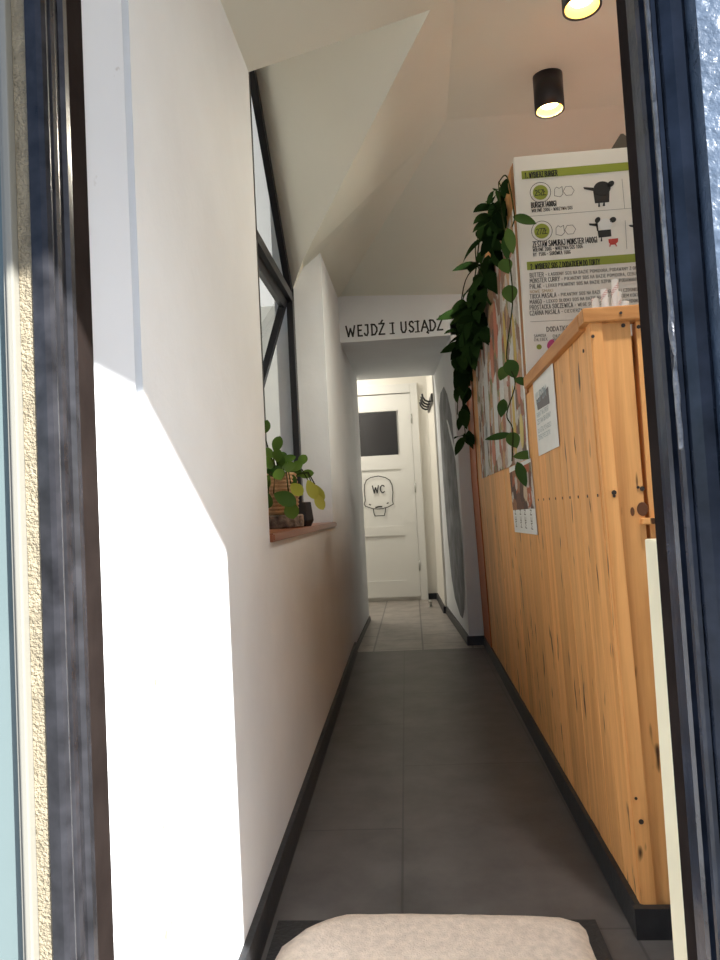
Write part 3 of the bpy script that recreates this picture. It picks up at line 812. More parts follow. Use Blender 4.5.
# ---- menu board facing the door
mb = empty('menu_board', (.75, 2.188, 1.2), 'large cream menu board with olive green bars and black print above the counter', 'menu board')
U, V = (1, 0, 0), (0, 0, 1)
yb = 2.1865
bm = BM(); box(bm, .379, 1.08, yb, 2.209, 1.21, 1.937, .001); obj('panel', bm, M['board'], mb)
kx = 2.19/2.35
def bx(px, py):      # photo-derived layout: measured offsets on the board
    X = .383+(px-515-(py-155)*.066)*(.370*kx/(112.)) ; return X
def bz(px, py):
    return 1.941-((py-155)+(px-515)*.0985)*.00318+.0
yt = yb-.0008
def bp(px, py, dy=0.): return (bx(px, py), yt-dy, bz(px, py))
def strip(bm, x, y, w, h):   # bar from px x,y
    a = bp(x, y); slab(bm, [(a[0], yt, a[2]-h), (a[0]+w, yt, a[2]-h), (a[0]+w, yt, a[2]), (a[0], yt, a[2])], (0, .0006, 0))
for (x, y) in ((521.5, 170.5), (527, 261)):
    bm = BM(); strip(bm, x, y, .60, .026); obj('green_bar', bm, M['green'], mb)
for (x, y, s) in ((540.5, 191.5, '25ZŁ'), (542, 230, '27ZŁ')):
    c = bp(x, y)
    bm = BM(); disc(bm, c, U, V, .0235, .0235, 28, .0004)
    badge = obj('price_badge', bm, M['green'], mb)
    bm = BM(); ring(bm, bp(x, y, .0002), U, V, .0325, .0325, .0016)
    text(bm, s, (c[0]-.0165, yt-.0006, c[2]-.009), U, V, .017, .0022, .42, .10); obj('badge_print', bm, M['ink'], badge)
bm = BM()
def line(s, px, py, h, st, wf=.5, gap=.22, dy=0.): a = bp(px, py); text(bm, s, (a[0], yt-.0003-dy, a[2]-h*.5), U, V, h, st, wf, gap)
def measure(s_, h, wf, gap):
    x = 0.
    for ch in s_: x += h*wf*(.35 if ch in 'I.,()' else 1.3 if ch in 'MW' else 1)+h*gap if ch in G else h*wf*.7
    return x
def fit(s_, px, py, px1, h, st, dy=0.):
    W = bp(px1, py)[0]-bp(px, py)[0]; m0 = measure(s_, h, .5, .2); k = W/m0
    line(s_, px, py, h, st, .5*k, .2*k, dy)
fit('1. WYBIERZ BURGER', 525, 175, 558, .017, .0026, .0006)
fit('2. WYBIERZ SOS Z DODATKIEM DO TORTY', 531, 266, 600, .017, .0024, .0006)
fit('BURGER (400G)', 531.5, 204.5, 557, .0165, .0024)
fit('WOŁOWE 200G - WARZYWA/SOS', 532, 210, 573, .010, .0013)
fit('ZESTAW SAMURAJ MONSTER (400G)', 533, 243.6, 597.5, .0175, .0024)
fit('WOŁOWE 200G - WARZYWA/SOS 100G', 533.3, 249, 583, .011, .0014)
fit('RYŻ 150G - SURÓWKA 100G', 533.6, 253.6, 571, .011, .0014)
obj('headline_print', bm, M['ink'], mb)
bm = BM()
rows = [('BUTTER', ' - ŁAGODNY SOS NA BAZIE POMIDORA, PODAWANY Z ORZECHAMI NERKOWCA', 274.5), ('MONSTER CURRY', ' - PIKANTNY SOS NA BAZIE POMIDORA, CEBULI I PAPRYKI', 280),
        ('PALAK', ' - LEKKO PIKANTNY SOS NA BAZIE SZPINAKU PODAWANY Z SEREM', 285.5), ('TIKKA MASALA', ' - PIKANTNY SOS NA BAZIE JOGURTU I CZOSNKU', 295.5),
        ('MANGO', ' - LEKKO SŁODKI SOS NA BAZIE MANGO Z MLEKIEM KOKOSOWYM', 301), ('PROSTACKA SOCZEWICA', ' - WEGE SOS Z SOCZEWICY I POMIDORA', 306.5), ('CZARNA MASALA', ' - CIECIERZYCA W SOSIE', 312)]
for a, b_, y in rows:
    p = bp(530.3, y)
    w = text(bm, a, (p[0], yt-.0003, p[2]-.006), U, V, .0135, .0019, .38, .16)
    text(bm, b_, (p[0]+w, yt-.0003, p[2]-.005), U, V, .0095, .0014, .5, .22)
line('DODATKOWO', 547, 327, .014, .0022, .5, .2)
for s, px, py in (('SAMOSA', 534.5, 334), ('CHLEBEK', 534.5, 337.8), ('CHUTNEY', 553, 333.5), ('MANGO', 553, 337)): line(s, px, py, .0085, .0013, .5, .22)
obj('body_print', bm, M['greyink'], mb)
bm = BM(); line('NOWE SMAKI', 530.5, 290.6, .009, .0013, .6, .25); obj('accent_print', bm, M['orangeink'], mb)
bm = BM()
def rule(px0, py0, px1, py1, w=.0012): ribbon(bm, [(bp(px0, py0)[0], yt-.0002, bp(px0, py0)[2]), (bp(px1, py1)[0], yt-.0002, bp(px1, py1)[2])], (0, -1, 0), w)
for a_ in ((525.5, 216, 660, 202.8), (531, 320, 660, 310.5), (621, 177, 623.5, 206), (624, 218, 625.5, 246)):
    bm = BM(); rule(*a_); obj('rule_print', bm, M['greyink'], mb)
for (x, y) in ((558.5, 190.5), (560, 229)):   # little outline pictograms
    bm = BM(); a = bp(x, y); ribbon(bm, [(a[0]+.013*i, yt-.0002, a[2]+.017*j) for i, j in ((-1, -.7), (-.9, .5), (-.4, .9), (.2, .6), (.9, .9), (1, -.5), (.3, -1))], (0, -1, 0), .0016, True)
    obj('pictogram', bm, M['greyink'], mb); bm = BM()
    a = bp(x+10, y-1); ribbon(bm, [(a[0]+.017*math.cos(k*PI/3), yt-.0002, a[2]+.016*math.sin(k*PI/3)) for k in range(6)], (0, -1, 0), .0016, True)
    obj('pictogram', bm, M['greyink'], mb)
# plain dark cartoon-free shapes where the drawings stand
bm = BM()
def blob(px, py, rx, ry, rot=0.):
    c = bp(px, py); u = Vector((math.cos(rot), 0, math.sin(rot))); v = Vector((-math.sin(rot), 0, math.cos(rot)))
    disc(bm, (c[0], yt, c[2]), u, v, rx, ry, 22, .0007)
def quad(pts): slab(bm, [bp(*p) for p in pts], (0, .0005, 0))
blob(601.5, 186.5, .026, .022, .05); quad([(592.5, 188), (608.8, 186), (608.5, 200), (594.5, 201.5)]); blob(610, 182, .0115, .0085, .6)
quad([(583, 185.5), (584, 187.6), (594, 189.5), (593, 186)]); quad([(598, 200), (599, 200), (599.5, 205), (597.5, 205)]); quad([(603, 200), (604, 200), (604.5, 204), (602, 204)])
obj('dark_print', bm, M['ink'], mb); bm = BM()
for (px, py, rx, ry, rt) in ((597, 218, .010, .0075, .9), (612, 217.5, .010, .0085, .3)): blob(px, py, rx, ry, rt)
quad([(588.5, 221.5), (589, 223.4), (597.5, 224.6), (597, 221.5)]); quad([(595, 221), (597, 221), (598, 229), (596.5, 229)])
quad([(597, 228.5), (610, 227), (610.5, 233.8), (598, 235.5)]); quad([(600.5, 235), (601.3, 235), (601.6, 239), (600, 239)])
obj('dark_print', bm, M['ink'], mb); bm = BM()
quad([(627.5, 222.3), (628.5, 224), (634, 225), (634, 222)])
obj('dark_print', bm, M['ink'], mb)
bm = BM()
blob(604.5, 222, .021, .018, 0); obj('light_print', bm, M['paper'], mb)
bm = BM(); quad([(607.5, 236.8), (617, 235.5), (617, 239), (614, 241.8), (610, 242.2), (608, 240)]); quad([(609, 241.5), (610, 241.5), (609.5, 244), (608.5, 244)]); quad([(614, 241.3), (615, 241), (616, 243.4), (615, 243.8)]); obj('red_print', bm, M['red'], mb)
bm = BM(); blob(551, 341.5, .0105, .016, -.5); obj('pink_print', bm, M['pink'], mb)
bm = BM(); blob(539.5, 344.5, .008, .008); obj('green_dot', bm, M['green'], mb)

# ---- posters and leaflets on the boards (facing the corridor)
xp = .3792
def sheet(name, pts, mat, label, cat, t=.0015):
    bm = BM(); slab(bm, [(xp, *p) for p in pts], (-t, 0, 0)); return tag(obj(name, bm, mat), label, cat)
pc = empty('poster', (xp, 3., .99), 'tall collage poster of food photos on the partition behind the hanging vine', 'poster')
bm = BM(); slab(bm, [(xp, 2.27, .992), (xp, 3.74, .992), (xp, 3.74, 1.80), (xp, 2.27, 1.80)], (-.0015, 0, 0)); obj('sheet', bm, M['collage'], pc)
bm = BM(); slab(bm, [(xp, 2.246, .992), (xp, 2.27, .992), (xp, 2.27, 1.80), (xp, 2.246, 1.80)], (-.0018, 0, 0)); o = obj('white_edge', bm, M['paper'], pc)
xq = xp-.0016
def yz(bm, pts, t=.0006): slab(bm, [(xq, *p) for p in pts], (-t, 0, 0))
bm = BM()
for (y, z, h, sh, w) in ((2.45, 1.26, .12, .11, .10), (2.72, 1.36, .14, .10, .12), (2.95, 1.22, .16, .05, .13), (2.62, 1.10, .10, .03, .09), (3.25, 1.33, .16, .08, .16), (2.38, 1.52, .10, .06, .05), (3.4, 1.12, .12, .03, .14)):
    bm = BM()
    yz(bm, [(y, z-h), (y+w, z-h-sh*.4), (y+w*.75, z+h), (y-w*.3, z+h+sh*.4)])
    obj('paper_print', bm, M['greyprint'], pc)
def ell(bm, y, z, ry, rz, rot): disc(bm, (xq, y, z), (0, -math.cos(rot), math.sin(rot)), (0, math.sin(rot), math.cos(rot)), ry, rz, 20, .0007)
bm = BM(); ell(bm, 2.39, 1.405, .026, .10, .08); obj('banana_print', bm, M['yellow'], pc)
bm = BM(); ell(bm, 2.60, 1.46, .03, .11, .1); obj('banana_print', bm, M['yellow'], pc)
bm = BM(); ell(bm, 2.50, 1.14, .03, .13, -.05); obj('banana_print', bm, M['yellow'], pc)
bm = BM(); ell(bm, 2.352, 1.09, .035, .058, 0); obj('lemon_print', bm, M['lemon'], pc)
bm = BM(); ell(bm, 2.36, 1.255, .036, .075, 0); obj('tomato_print', bm, M['tomato'], pc)
bm = BM(); ell(bm, 3.02, 1.47, .05, .1, 0); obj('tomato_print', bm, M['tomato'], pc)
bm = BM(); ell(bm, 2.85, 1.56, .05, .12, 0); obj('tomato_print', bm, M['tomato'], pc)
bm = BM(); ell(bm, 3.15, 1.08, .06, .06, 0); obj('tomato_print', bm, M['tomato'], pc)

lf = empty('leaflet', (xp, 2.45, .743), 'narrow leaflet with dark food photo and white foot, below the collage poster', 'leaflet')
bm = BM(); slab(bm, [(xp+.0055, 2.212, .750), (xp+.0055, 2.693, .743), (xp, 2.705, .988), (xp, 2.222, .990)], (-.0014, 0, 0)); obj('sheet', bm, M['paper'], lf)
bm = BM(); slab(bm, [(xp+.0022, 2.217, .832), (xp+.0022, 2.69, .826), (xp-.0012, 2.70, .968), (xp-.0012, 2.222, .978)], (-.0005, 0, 0)); obj('photo_print', bm, M['collage2'], lf)
bm = BM()
for i, y in enumerate((2.62, 2.50, 2.40, 2.28)):
    bm = BM(); text(bm, 'MENU DNIA'[:4+i % 3], (xp+.0032, y, .765), (-.022, 0, 1), (0, 1, 0), .03, .004, .5, .2); obj('print', bm, M['greyink'], lf)

xl = lambda z: cx_(z)-.0025
lf2 = empty('leaflet', (xl(1.1), 1.95, .985), 'white leaflet with small print pinned to the counter under the rail', 'leaflet')
bm = BM()
pts = [(1.791, .989), (2.075, .985), (2.095, 1.204), (1.805, 1.204)]
hexa(bm, [(xl(z), y, z) for y, z in pts], [(xl(z)-.0014, y, z) for y, z in pts]); obj('sheet', bm, M['paper'], lf2)
bm = BM(); v_ = Vector((-.0235, 0, 1))
for k, (s, z, h) in enumerate((('KUPON', 1.135, .03), ('RABAT NA DRUGI', 1.095, .013), ('ZESTAW OBIADOWY', 1.075, .013), ('DLA STALYCH GOSCI', 1.05, .012), ('ZBIERZ PIECZATKI', 1.03, .012))):
    text(bm, s, (xl(z)-.002, 2.055, z), (0, -1, 0), v_, h, h*.14, .75, .3)
obj('print', bm, plain('blue grey print', (.28, .36, .40), .6), lf2)
bm = BM(); hexa(bm, [(xl(z)-.0016, y, z) for y, z in ((1.87, 1.11), (2.04, 1.115), (2.05, 1.145), (1.875, 1.155))], [(xl(z)-.002, y, z) for y, z in ((1.87, 1.11), (2.04, 1.115), (2.05, 1.145), (1.875, 1.155))]); obj('dark_band', bm, plain('dark band print', (.14, .13, .14), .6), lf2)

# ---- straws in a holder on the worktop
bm = BM(); lathe(bm, (.50, 1.73, 1.185), [(0, 0), (.042, 0), (.048, .11), (.045, .11), (.040, .004), (0, .004)], 28)
tag(obj('straw_cup', bm, M['board'], None, True), 'white cup on the worktop behind the top rail holding the straws', 'cup')
straws = [(.465, 1.71, 1.275, -.16, -.03, 'shortest striped straw, leftmost in the cup behind the counter rail'),
          (.478, 1.75, 1.345, -.10, .02, 'pink striped straw second from the left in the cup'),
          (.491, 1.71, 1.355, -.07, .0, 'pink striped straw in the middle of the cup, left of the tallest'),
          (.512, 1.75, 1.345, -.03, .03, 'pale straw half hidden behind the tallest straw'),
          (.518, 1.71, 1.377, .02, 0., 'tallest white and pink striped straw rising from the cup'),
          (.533, 1.74, 1.355, .05, .0, 'striped straw just right of the tallest one'),
          (.543, 1.72, 1.325, .07, .02, 'short pale straw, rightmost in the cup behind the counter rail')]
HS = .24
def straw_meshes(h):
    bm = BM(); tube(bm, [(0, 0, 0), (0, 0, h)], .0082, 12)
    a = obj('tube', bm, M['straw'], None, True)
    bm = BM(); seg = 36
    vs = []
    for i in range(seg+1):
        t = i/seg; ang = t*2*PI*3
        for k in range(4):
            aa = ang+(k-1.5)*.45
            vs.append(bm.verts.new((math.cos(aa)*.0085, math.sin(aa)*.0085, t*h)))
    for i in range(seg):
        for k in range(3): bm.faces.new((vs[4*i+k], vs[4*i+k+1], vs[4*i+k+5], vs[4*i+k+4]))
    b = obj('stripe', bm, M['strawpink'], None, True)
    return a, b
st0 = None
for (x, y, zt, lx_, ly_, lab) in straws:
    loc = (.50+(x-.50)*.55, 1.73+(y-1.73)*.4, 1.192)
    if st0 is None:
        st0 = empty('drinking_straw', loc, lab, 'straw', 'striped straws in the cup')
        a, b = straw_meshes(HS); a.parent = st0; b.parent = st0; o = st0
    else:
        o = dup(st0, loc, lab)
    d = Vector((x-loc[0], y-loc[1], zt-1.192)); o.scale = (1, 1, d.length/HS)
    o.rotation_euler = d.to_track_quat('Z', 'Y').to_euler()

# ---- ceiling spot lamps
def lamp(loc):
    o = empty('ceiling_lamp', loc, 'black cylinder spot lamp on the ceiling, lit, fully in view above the menu board', 'lamp', 'black spot lamps')
    r = .058; h = .145
    bm = BM(); lathe(bm, loc, [(0, 0), (r, 0), (r, -h), (r-.004, -h), (r-.006, -h+.02), (r-.006, -.02), (0, -.02)], 40); obj('housing', bm, M['lampblack'], o, True)
    bm = BM(); lathe(bm, loc, [(r-.007, -h+.003), (r-.012, -h+.02), (.030, -h+.045), (.0, -h+.048)], 36); obj('reflector', bm, M['reflector'], o, True)
    bm = BM(); lathe(bm, loc, [(0, -h+.018), (.020, -h+.019), (.034, -h+.025), (.036, -h+.034), (0, -h+.040)], 28); obj('bulb', bm, M['bulb'], o, True)
    return o
def czy(x, y):   # height of the flat ceiling strip at y
    t = (y-P6.y)/(P4.y-P6.y); return P6.z+(P4.z-P6.z)*t
l2 = lamp((.637, 2.79, czy(.6, 2.79)))
l1 = dup(l2, (.598, 2.11, czy(.6, 2.11)), 'black cylinder spot lamp on the ceiling nearest the doorway, cut by the top edge')
l_added = dup(l2, (.52, 1.02, czy(.52, 1.02)), 'added black cylinder spot lamp, unseen, just inside the doorway, above the top of the picture')  # lamp added out of view to brighten counter end, mat and lower wall
for o in (l2, l1, l_added):
    ld = bpy.data.lights.new('lamp_light', 'SPOT'); ld.energy = 42 if o is l2 else 3; ld.color = (1., .93, .77); ld.spot_size = 3.14; ld.spot_blend = .75; ld.shadow_soft_size = .05
    if o is l_added: ld.energy = 28; ld.spot_size = 1.65; ld.spot_blend = 1.; ld.color = (1., .96, .91)
    lo = bpy.data.objects.new('lamp_light', ld); COL.objects.link(lo); lo.location = (0, 0, -.158); lo.parent = o

# ---- grey pointed thing on top of the partition
bm = BM()
zb0 = 1.925
hexa(bm, [(.670, 2.215, zb0), (.80, 2.215, zb0), (.80, 2.25, zb0), (.670, 2.25, zb0)], [(.722, 2.222, 2.0), (.730, 2.222, 2.0), (.730, 2.243, 2.0), (.722, 2.243, 2.0)])
tag(obj('roof_ornament', bm, M['brownbox']), 'small grey brown pointed block on top of the menu board', 'ornament')

# ---- cream board between the door frame and the counter
bm = BM(); box(bm, .3185, .42, .92, 1.0, 0., .792, .003)
tag(obj('board', bm, M['cream']), 'narrow cream painted upright board between the door frame and the counter', 'board')

# ---- mats
bm = BM()
hexa(bm, [(-.325, .84, .001), (.318, .84, .001), (.322, 1.475, .001), (-.325, 1.482, .001)], [(-.325, .84, .007), (.318, .84, .007), (.322, 1.475, .007), (-.325, 1.482, .007)])
tag(obj('rubber_mat', bm, M['rubber']), 'black rubber mat edge under the beige doormat', 'mat')
bm = BM()
out = [(-.316, .86), (-.312, 1.33), (-.300, 1.395), (-.268, 1.440), (-.228, 1.474), (-.187, 1.497), (-.05, 1.498), (.12, 1.490), (.22, 1.484), (.262, 1.478), (.286, 1.464), (.296, 1.440), (.292, 1.38), (.290, .86)]
c0 = Vector((-.01, 1.2, 0))
nr = 26; rings = []
dense = []
for i in range(len(out)):
    a, b = Vector((*out[i], 0)), Vector((*out[(i+1) % len(out)], 0)); k = max(1, int((b-a).length/.02))
    for j in range(k): dense.append(a.lerp(b, j/k))
for r in range(nr+1):
    t = r/nr; row = []
    for p in dense:
        q = p.lerp(c0, t); edge = min(1, t*8)
        z = .007+.016*math.sqrt(edge)+.0025*mnoise.noise((q.x*60, q.y*60, 0))*edge
        z += .012*math.exp(-((q.x+.25)**2+(q.y-1.44)**2)/.0035)*edge      # raised rumpled corner
        row.append(bm.verts.new((q.x+(.002*mnoise.noise((q.x*90, q.y*90, 5)) if r < 3 else 0), q.y+(.002*mnoise.noise((q.x*90, q.y*90, 9)) if r < 3 else 0), z)))
    rings.append(row)
n = len(dense)
for a, b in zip(rings[:-1], rings[1:]):
    for k in range(n): bm.faces.new((a[k], a[(k+1) % n], b[(k+1) % n], b[k]))
bmesh.ops.remove_doubles(bm, verts=rings[-1], dist=.0001)
tag(obj('doormat', bm, M['mat'], None, True), 'pale pink beige fluffy doormat with a rumpled rounded corner', 'doormat')

# ---- plants on the window sill
ZS = .807
bm = BM()
rnd = random.Random(3)
def barkslab(c, r, h):
    seg = 40; rr = [r*(1+.10*mnoise.noise((math.cos(a)*1.5, math.sin(a)*1.5, 2))) for a in [2*PI*k/seg for k in range(seg)]]
    rings = []
    for z in (0, h*.12, h*.5, h*.88, h):
        e = .93 if z in (0, h) else 1.
        rings.append([bm.verts.new((c[0]+rr[k]*e*math.cos(2*PI*k/seg)*(1+.03*rnd.uniform(-1, 1)), c[1]+rr[k]*e*math.sin(2*PI*k/seg)*(1+.03*rnd.uniform(-1, 1)), c[2]+z)) for k in range(seg)])
    for a, b in zip(rings[:-1], rings[1:]):
        for k in range(seg): bm.faces.new((a[k], a[(k+1) % seg], b[(k+1) % seg], b[k]))
    bm.faces.new(rings[0][::-1]); bm.faces.new(rings[-1])
SC = (-.443, 2.36)
barkslab((SC[0], SC[1], ZS), .072, .046)
tag(obj('bark_slab', bm, M['bark']), 'rough bark covered wood slab on the window sill under the wicker basket', 'wood slab')

pb = empty('potted_plant', (SC[0], SC[1], ZS+.046), 'leafy rubbery green plant in a ribbed tan wicker basket on the bark slab', 'plant')
bm = BM()
pr = [(0, 0), (.052, 0)]
for i in range(11):
    z = .004+i*.0125; r = .0535+.006*math.sin(PI*i/10)
    pr += [(r, z), (r+.0035, z+.004), (r+.0035, z+.008), (r, z+.0115)]
pr += [(.050, .142), (.046, .135), (.046, .06), (0, .06)]
lathe(bm, (SC[0], SC[1], ZS+.046), pr, 36); obj('basket', bm, M['wicker'], pb, True)
bm = BM(); lathe(bm, (SC[0], SC[1], ZS+.046), [(.0, .128), (.0455, .126), (.0455, .10), (0, .10)], 24); obj('soil', bm, M['soil'], pb)
# leaf list: base-centre (x,y,z), direction, length, width
def sillleaf(bm, p, d, ln, wd, up=(0, -1, .3), droop=.1): leaf(bm, Vector(p)-Vector(d).normalized()*ln*.42, d, up, ln*.86, wd*.82, .22, droop, 10, True)
bmL = BM(); bmY = BM(); bmS = BM()
PX = []   # filled below with measured spots
spots = [  # x, y, z, dir, len, width, yellow?
 (-.452, 2.20, 1.135, (.3, -.3, .8), .055, .042, 0), (-.432, 2.28, 1.085, (.35, -.1, 1), .068, .046, 0), (-.452, 2.24, 1.055, (-.5, -.4, .7), .05, .034, 0),
 (-.415, 2.36, 1.042, (.8, .1, .25), .07, .035, 0), (-.372, 2.42, 1.040, (.5, .1, .8), .052, .042, 0), (-.362, 2.42, .990, (.9, -.2, .15), .065, .040, 0),
 (-.395, 2.38, 1.000, (.7, -.4, -.4), .07, .045, 0), (-.43, 2.33, 1.015, (.7, -.6, .2), .07, .04, 0), (-.465, 2.30, 1.03, (-.6, .2, .5), .06, .04, 0),
 (-.425, 2.24, 1.045, (.1, -.3, .7), .055, .042, 0), (-.40, 2.30, 1.01, (.6, -.5, .1), .065, .045, 0), (-.42, 2.22, .985, (.3, -.6, -.6), .06, .05, 0), (-.45, 2.22, 1.02, (-.3, -.7, .2), .065, .05, 0),
 (-.385, 2.36, 1.015, (.7, -.3, .3), .06, .045, 0),
 (-.405, 2.33, .972, (.8, -.4, -.5), .07, .045, 0), (-.44, 2.25, 1.0, (-.7, -.3, -.2), .06, .045, 0), (-.405, 2.22, .905, (.7, -.1, -.35), .095, .062, 0),
 (-.39, 2.25, .868, (.2, -.1, -1), .07, .06, 0), (-.455, 2.19, .90, (-.2, .1, -1), .06, .05, 0), (-.46, 2.21, .96, (-.4, .1, -.8), .06, .045, 0),
 (-.375, 2.28, .935, (.6, -.2, -.6), .065, .05, 1), (-.336, 2.36, .935, (.35, -.1, -.9), .085, .048, 1), (-.315, 2.38, .893, (.4, 0, -.9), .075, .042, 1),
 (-.318, 2.42, .925, (.4, .1, -.8), .075, .035, 1), (-.425, 2.30, 1.03, (.2, -.4, .9), .05, .035, 0), (-.44, 2.40, 1.05, (.1, .3, .9), .06, .045, 0), (-.47, 2.42, 1.01, (-.5, .5, .5), .06, .045, 0)]
for (x, y, z, d, ln, wd, yl_) in spots:
    b = bmY if yl_ else bmL
    sillleaf(b, (x, y, z), d, ln, wd)
    base = Vector((x, y, z))-Vector(d).normalized()*ln*.42
    root = Vector((SC[0]+(x-SC[0])*.25, SC[1]+(y-SC[1])*.25, ZS+.172))
    mid = root.lerp(base, .5)+Vector((0, 0, .03 if base.z < root.z else .0))
    if base.z < root.z: mid.z = max(mid.z, root.z+.012); mid += (Vector((base.x, base.y, 0))-Vector((root.x, root.y, 0)))*.25
    tube(bmS, [root, root.lerp(mid, .6)+Vector((0, 0, .005)), mid, base], .0022, 6)
obj('foliage', bmL, M['leafp'], pb, True); o = obj('yellow_foliage', bmY, M['leafy'], pb, True); o['label'] = 'yellow green drooping leaves'
obj('stems', bmS, M['stem'], pb, True)

bm = BM()
lathe(bm, (-.400, 2.54, ZS), [(0, 0), (.030, 0), (.040, .020), (.0405, .024), (.033, .088), (.029, .088), (.033, .03), (0, .02)], 6)
tag(obj('plant_pot', bm, plain('matt black pot', (.02, .02, .026), .55)), 'small black faceted pot on the window sill beside the bark slab', 'pot')

# ---- trailing vine over the edge of the partition
tv = empty('trailing_plant', (.42, 3.0, 1.96), 'dark green trailing vine hanging over the top edge of the wooden partition', 'plant')
bm = BM(); box(bm, .395, .475, 2.55, 3.75, 1.957, 2.03, .006); obj('planter', bm, plain('dark planter', (.05, .04, .035), .7), tv)
rnd = random.Random(21)
bmD = BM(); bmG = BM(); bmV = BM()
def scatter(n, c, r, ln, bmx, down=.8):
    for _ in range(n):
        while True:
            o3 = Vector((rnd.uniform(-1, 1), rnd.uniform(-1, 1), rnd.uniform(-1, 1)))
            if o3.length < 1: break
        p = Vector(c)+Vector((o3.x*r[0], o3.y*r[1], o3.z*r[2]))
        p.x = min(p.x, .372)
        d = Vector((rnd.uniform(-.55, .30), rnd.uniform(-.9, .5), rnd.uniform(-1.2, .25)*down-.15))
        l = ln*rnd.uniform(.7, 1.25)
        leaf(bmx, p, d, (rnd.uniform(-1, .2), rnd.uniform(-1, -.2), rnd.uniform(.2, 1)), l, l*rnd.uniform(.42, .58), .2, .25, 6)
# clumps measured along the edge
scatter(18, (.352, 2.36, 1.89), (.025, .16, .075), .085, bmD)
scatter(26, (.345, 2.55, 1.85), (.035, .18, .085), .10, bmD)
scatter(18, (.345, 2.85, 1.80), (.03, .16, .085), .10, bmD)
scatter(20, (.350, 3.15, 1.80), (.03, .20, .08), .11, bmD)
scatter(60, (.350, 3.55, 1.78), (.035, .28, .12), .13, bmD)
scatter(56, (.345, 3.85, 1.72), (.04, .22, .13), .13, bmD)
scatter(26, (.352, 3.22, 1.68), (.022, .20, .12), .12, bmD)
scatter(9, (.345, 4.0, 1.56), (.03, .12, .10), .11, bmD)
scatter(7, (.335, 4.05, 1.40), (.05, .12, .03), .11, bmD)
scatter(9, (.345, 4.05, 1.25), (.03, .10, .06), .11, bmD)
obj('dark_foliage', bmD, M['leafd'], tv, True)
# single leaves hanging in front of the poster: centre, direction, length, width
xs = .352
single = [((.385, 2.10, 1.700), (1, -.1, -.38), .075, .034, 1), ((.345, 2.14, 1.655), (.12, -.1, -1), .085, .034, 1), ((.336, 2.16, 1.645), (-.05, -.1, -1), .08, .034, 0),
          ((.338, 2.22, 1.605), (.2, -.4, -.9), .060, .046, 0), ((.346, 2.22, 1.515), (.05, -.3, -1), .064, .050, 0),
          ((.327, 2.33, 1.285), (-.5, -.5, -.8), .066, .040, 1), ((.345, 2.27, 1.285), (.25, -.4, -1), .072, .050, 0), ((.371, 2.22, 1.232), (1, .1, -.25), .062, .028, 0),
          ((.325, 2.40, 1.178), (-.25, -.3, -1), .068, .036, 0), ((.312, 2.46, 1.087), (-1, .2, -.10), .095, .026, 1), ((.345, 2.33, 1.060), (.3, -.5, -1), .062, .046, 1),
          ((.374, 2.25, 1.003), (1, -.2, .08), .092, .030, 0), ((.362, 2.31, .945), (.25, -.2, -1), .088, .036, 1)]
for (p, d, ln, wd, g) in single:
    b = bmG if g else bmD if False else bmG
    leaf(b, Vector(p)-Vector(d).normalized()*ln*.5, d, (-.2, -1, .25), ln, wd, .18, .1, 8)
obj('green_foliage', bmG, M['leafm'], tv, True)
def vine(pts, r=.0022):
    P = [Vector(p) for p in pts]; out_ = []
    for i in range(len(P)-1):
        p0, p1, p2, p3 = P[max(i-1, 0)], P[i], P[i+1], P[min(i+2, len(P)-1)]
        for k in range(6):
            t = k/6; out_.append(.5*((2*p1)+(p2-p0)*t+(2*p0-5*p1+4*p2-p3)*t*t+(3*p1-p0-3*p2+p3)*t**3))
    out_.append(P[-1]); tube(bmV, out_, r, 6)
vine([(.40, 2.6, 2.02), (.36, 2.4, 1.96), (.335, 2.22, 1.80), (.345, 2.18, 1.60), (.352, 2.22, 1.48), (.335, 2.30, 1.33), (.350, 2.25, 1.235), (.333, 2.36, 1.15), (.345, 2.33, 1.095), (.335, 2.32, .99)])
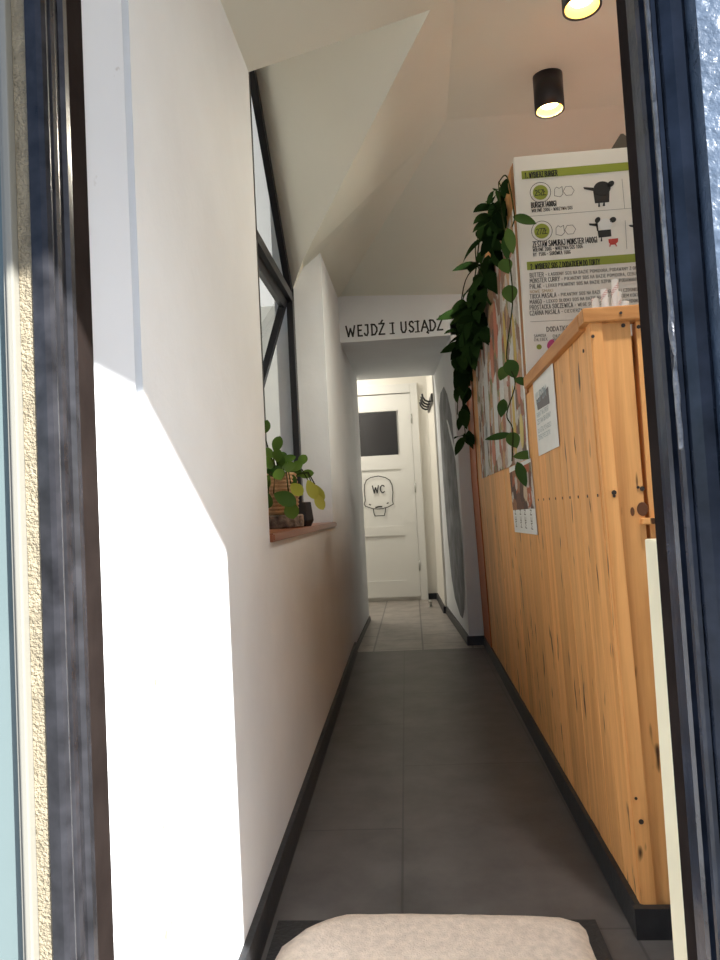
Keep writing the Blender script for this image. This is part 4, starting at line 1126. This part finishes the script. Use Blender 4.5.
vine([(.36, 2.4, 1.96), (.345, 2.13, 1.85), (.355, 2.10, 1.72), (.350, 2.12, 1.69)])
vine([(.42, 2.9, 2.03), (.34, 2.8, 1.95), (.33, 3.1, 1.85), (.31, 3.5, 1.88), (.31, 3.9, 1.75), (.32, 4.0, 1.50), (.33, 4.05, 1.22)], .003)
vine([(.42, 3.4, 2.03), (.33, 3.5, 1.98), (.31, 3.9, 1.80), (.30, 4.0, 1.55), (.29, 4.05, 1.38)], .003)
vine([(.42, 3.0, 2.03), (.34, 2.95, 1.98), (.30, 2.7, 1.80), (.31, 2.6, 1.70)])
obj('vines', bmV, M['stem'], tv, True)

# ------------------------------------------------------------------ light
SUN = Vector((-1, .98, -.98)).normalized()
sd = bpy.data.lights.new('sun', 'SUN'); sd.energy = 6.0; sd.angle = .0093; sd.color = (1., .985, .96)
so = bpy.data.objects.new('sun', sd); COL.objects.link(so); so.rotation_euler = SUN.to_track_quat('-Z', 'Y').to_euler()
# lobby lamp
ld = bpy.data.lights.new('lobby_light', 'AREA'); ld.energy = 8; ld.color = (1., .93, .82); ld.size = .3
lo = bpy.data.objects.new('lobby_light', ld); COL.objects.link(lo); lo.location = (-.75, 6.0, 2.40)
w = bpy.data.worlds.new('world'); S.world = w; w.use_nodes = True
nt = w.node_tree; bg = nt.nodes['Background']
sky = N(nt, 'ShaderNodeTexSky'); sky.sky_type = 'NISHITA'; sky.sun_disc = False
sky.sun_elevation = math.radians(35); sky.sun_rotation = math.atan2(-SUN.x, -SUN.y); sky.air_density = 1.; sky.dust_density = 1.2
tint = N(nt, 'ShaderNodeVectorMath', operation='MULTIPLY'); tint.inputs[1].default_value = (.92, .98, 1.09)
L(nt, sky.outputs[0], tint.inputs[0]); L(nt, tint.outputs[0], bg.inputs['Color']); bg.inputs['Strength'].default_value = .08

S.view_settings.view_transform = 'Standard'; S.view_settings.look = 'None'
S.view_settings.gamma = 1.; S.view_settings.use_curve_mapping = False
S.view_settings.exposure = 1.25
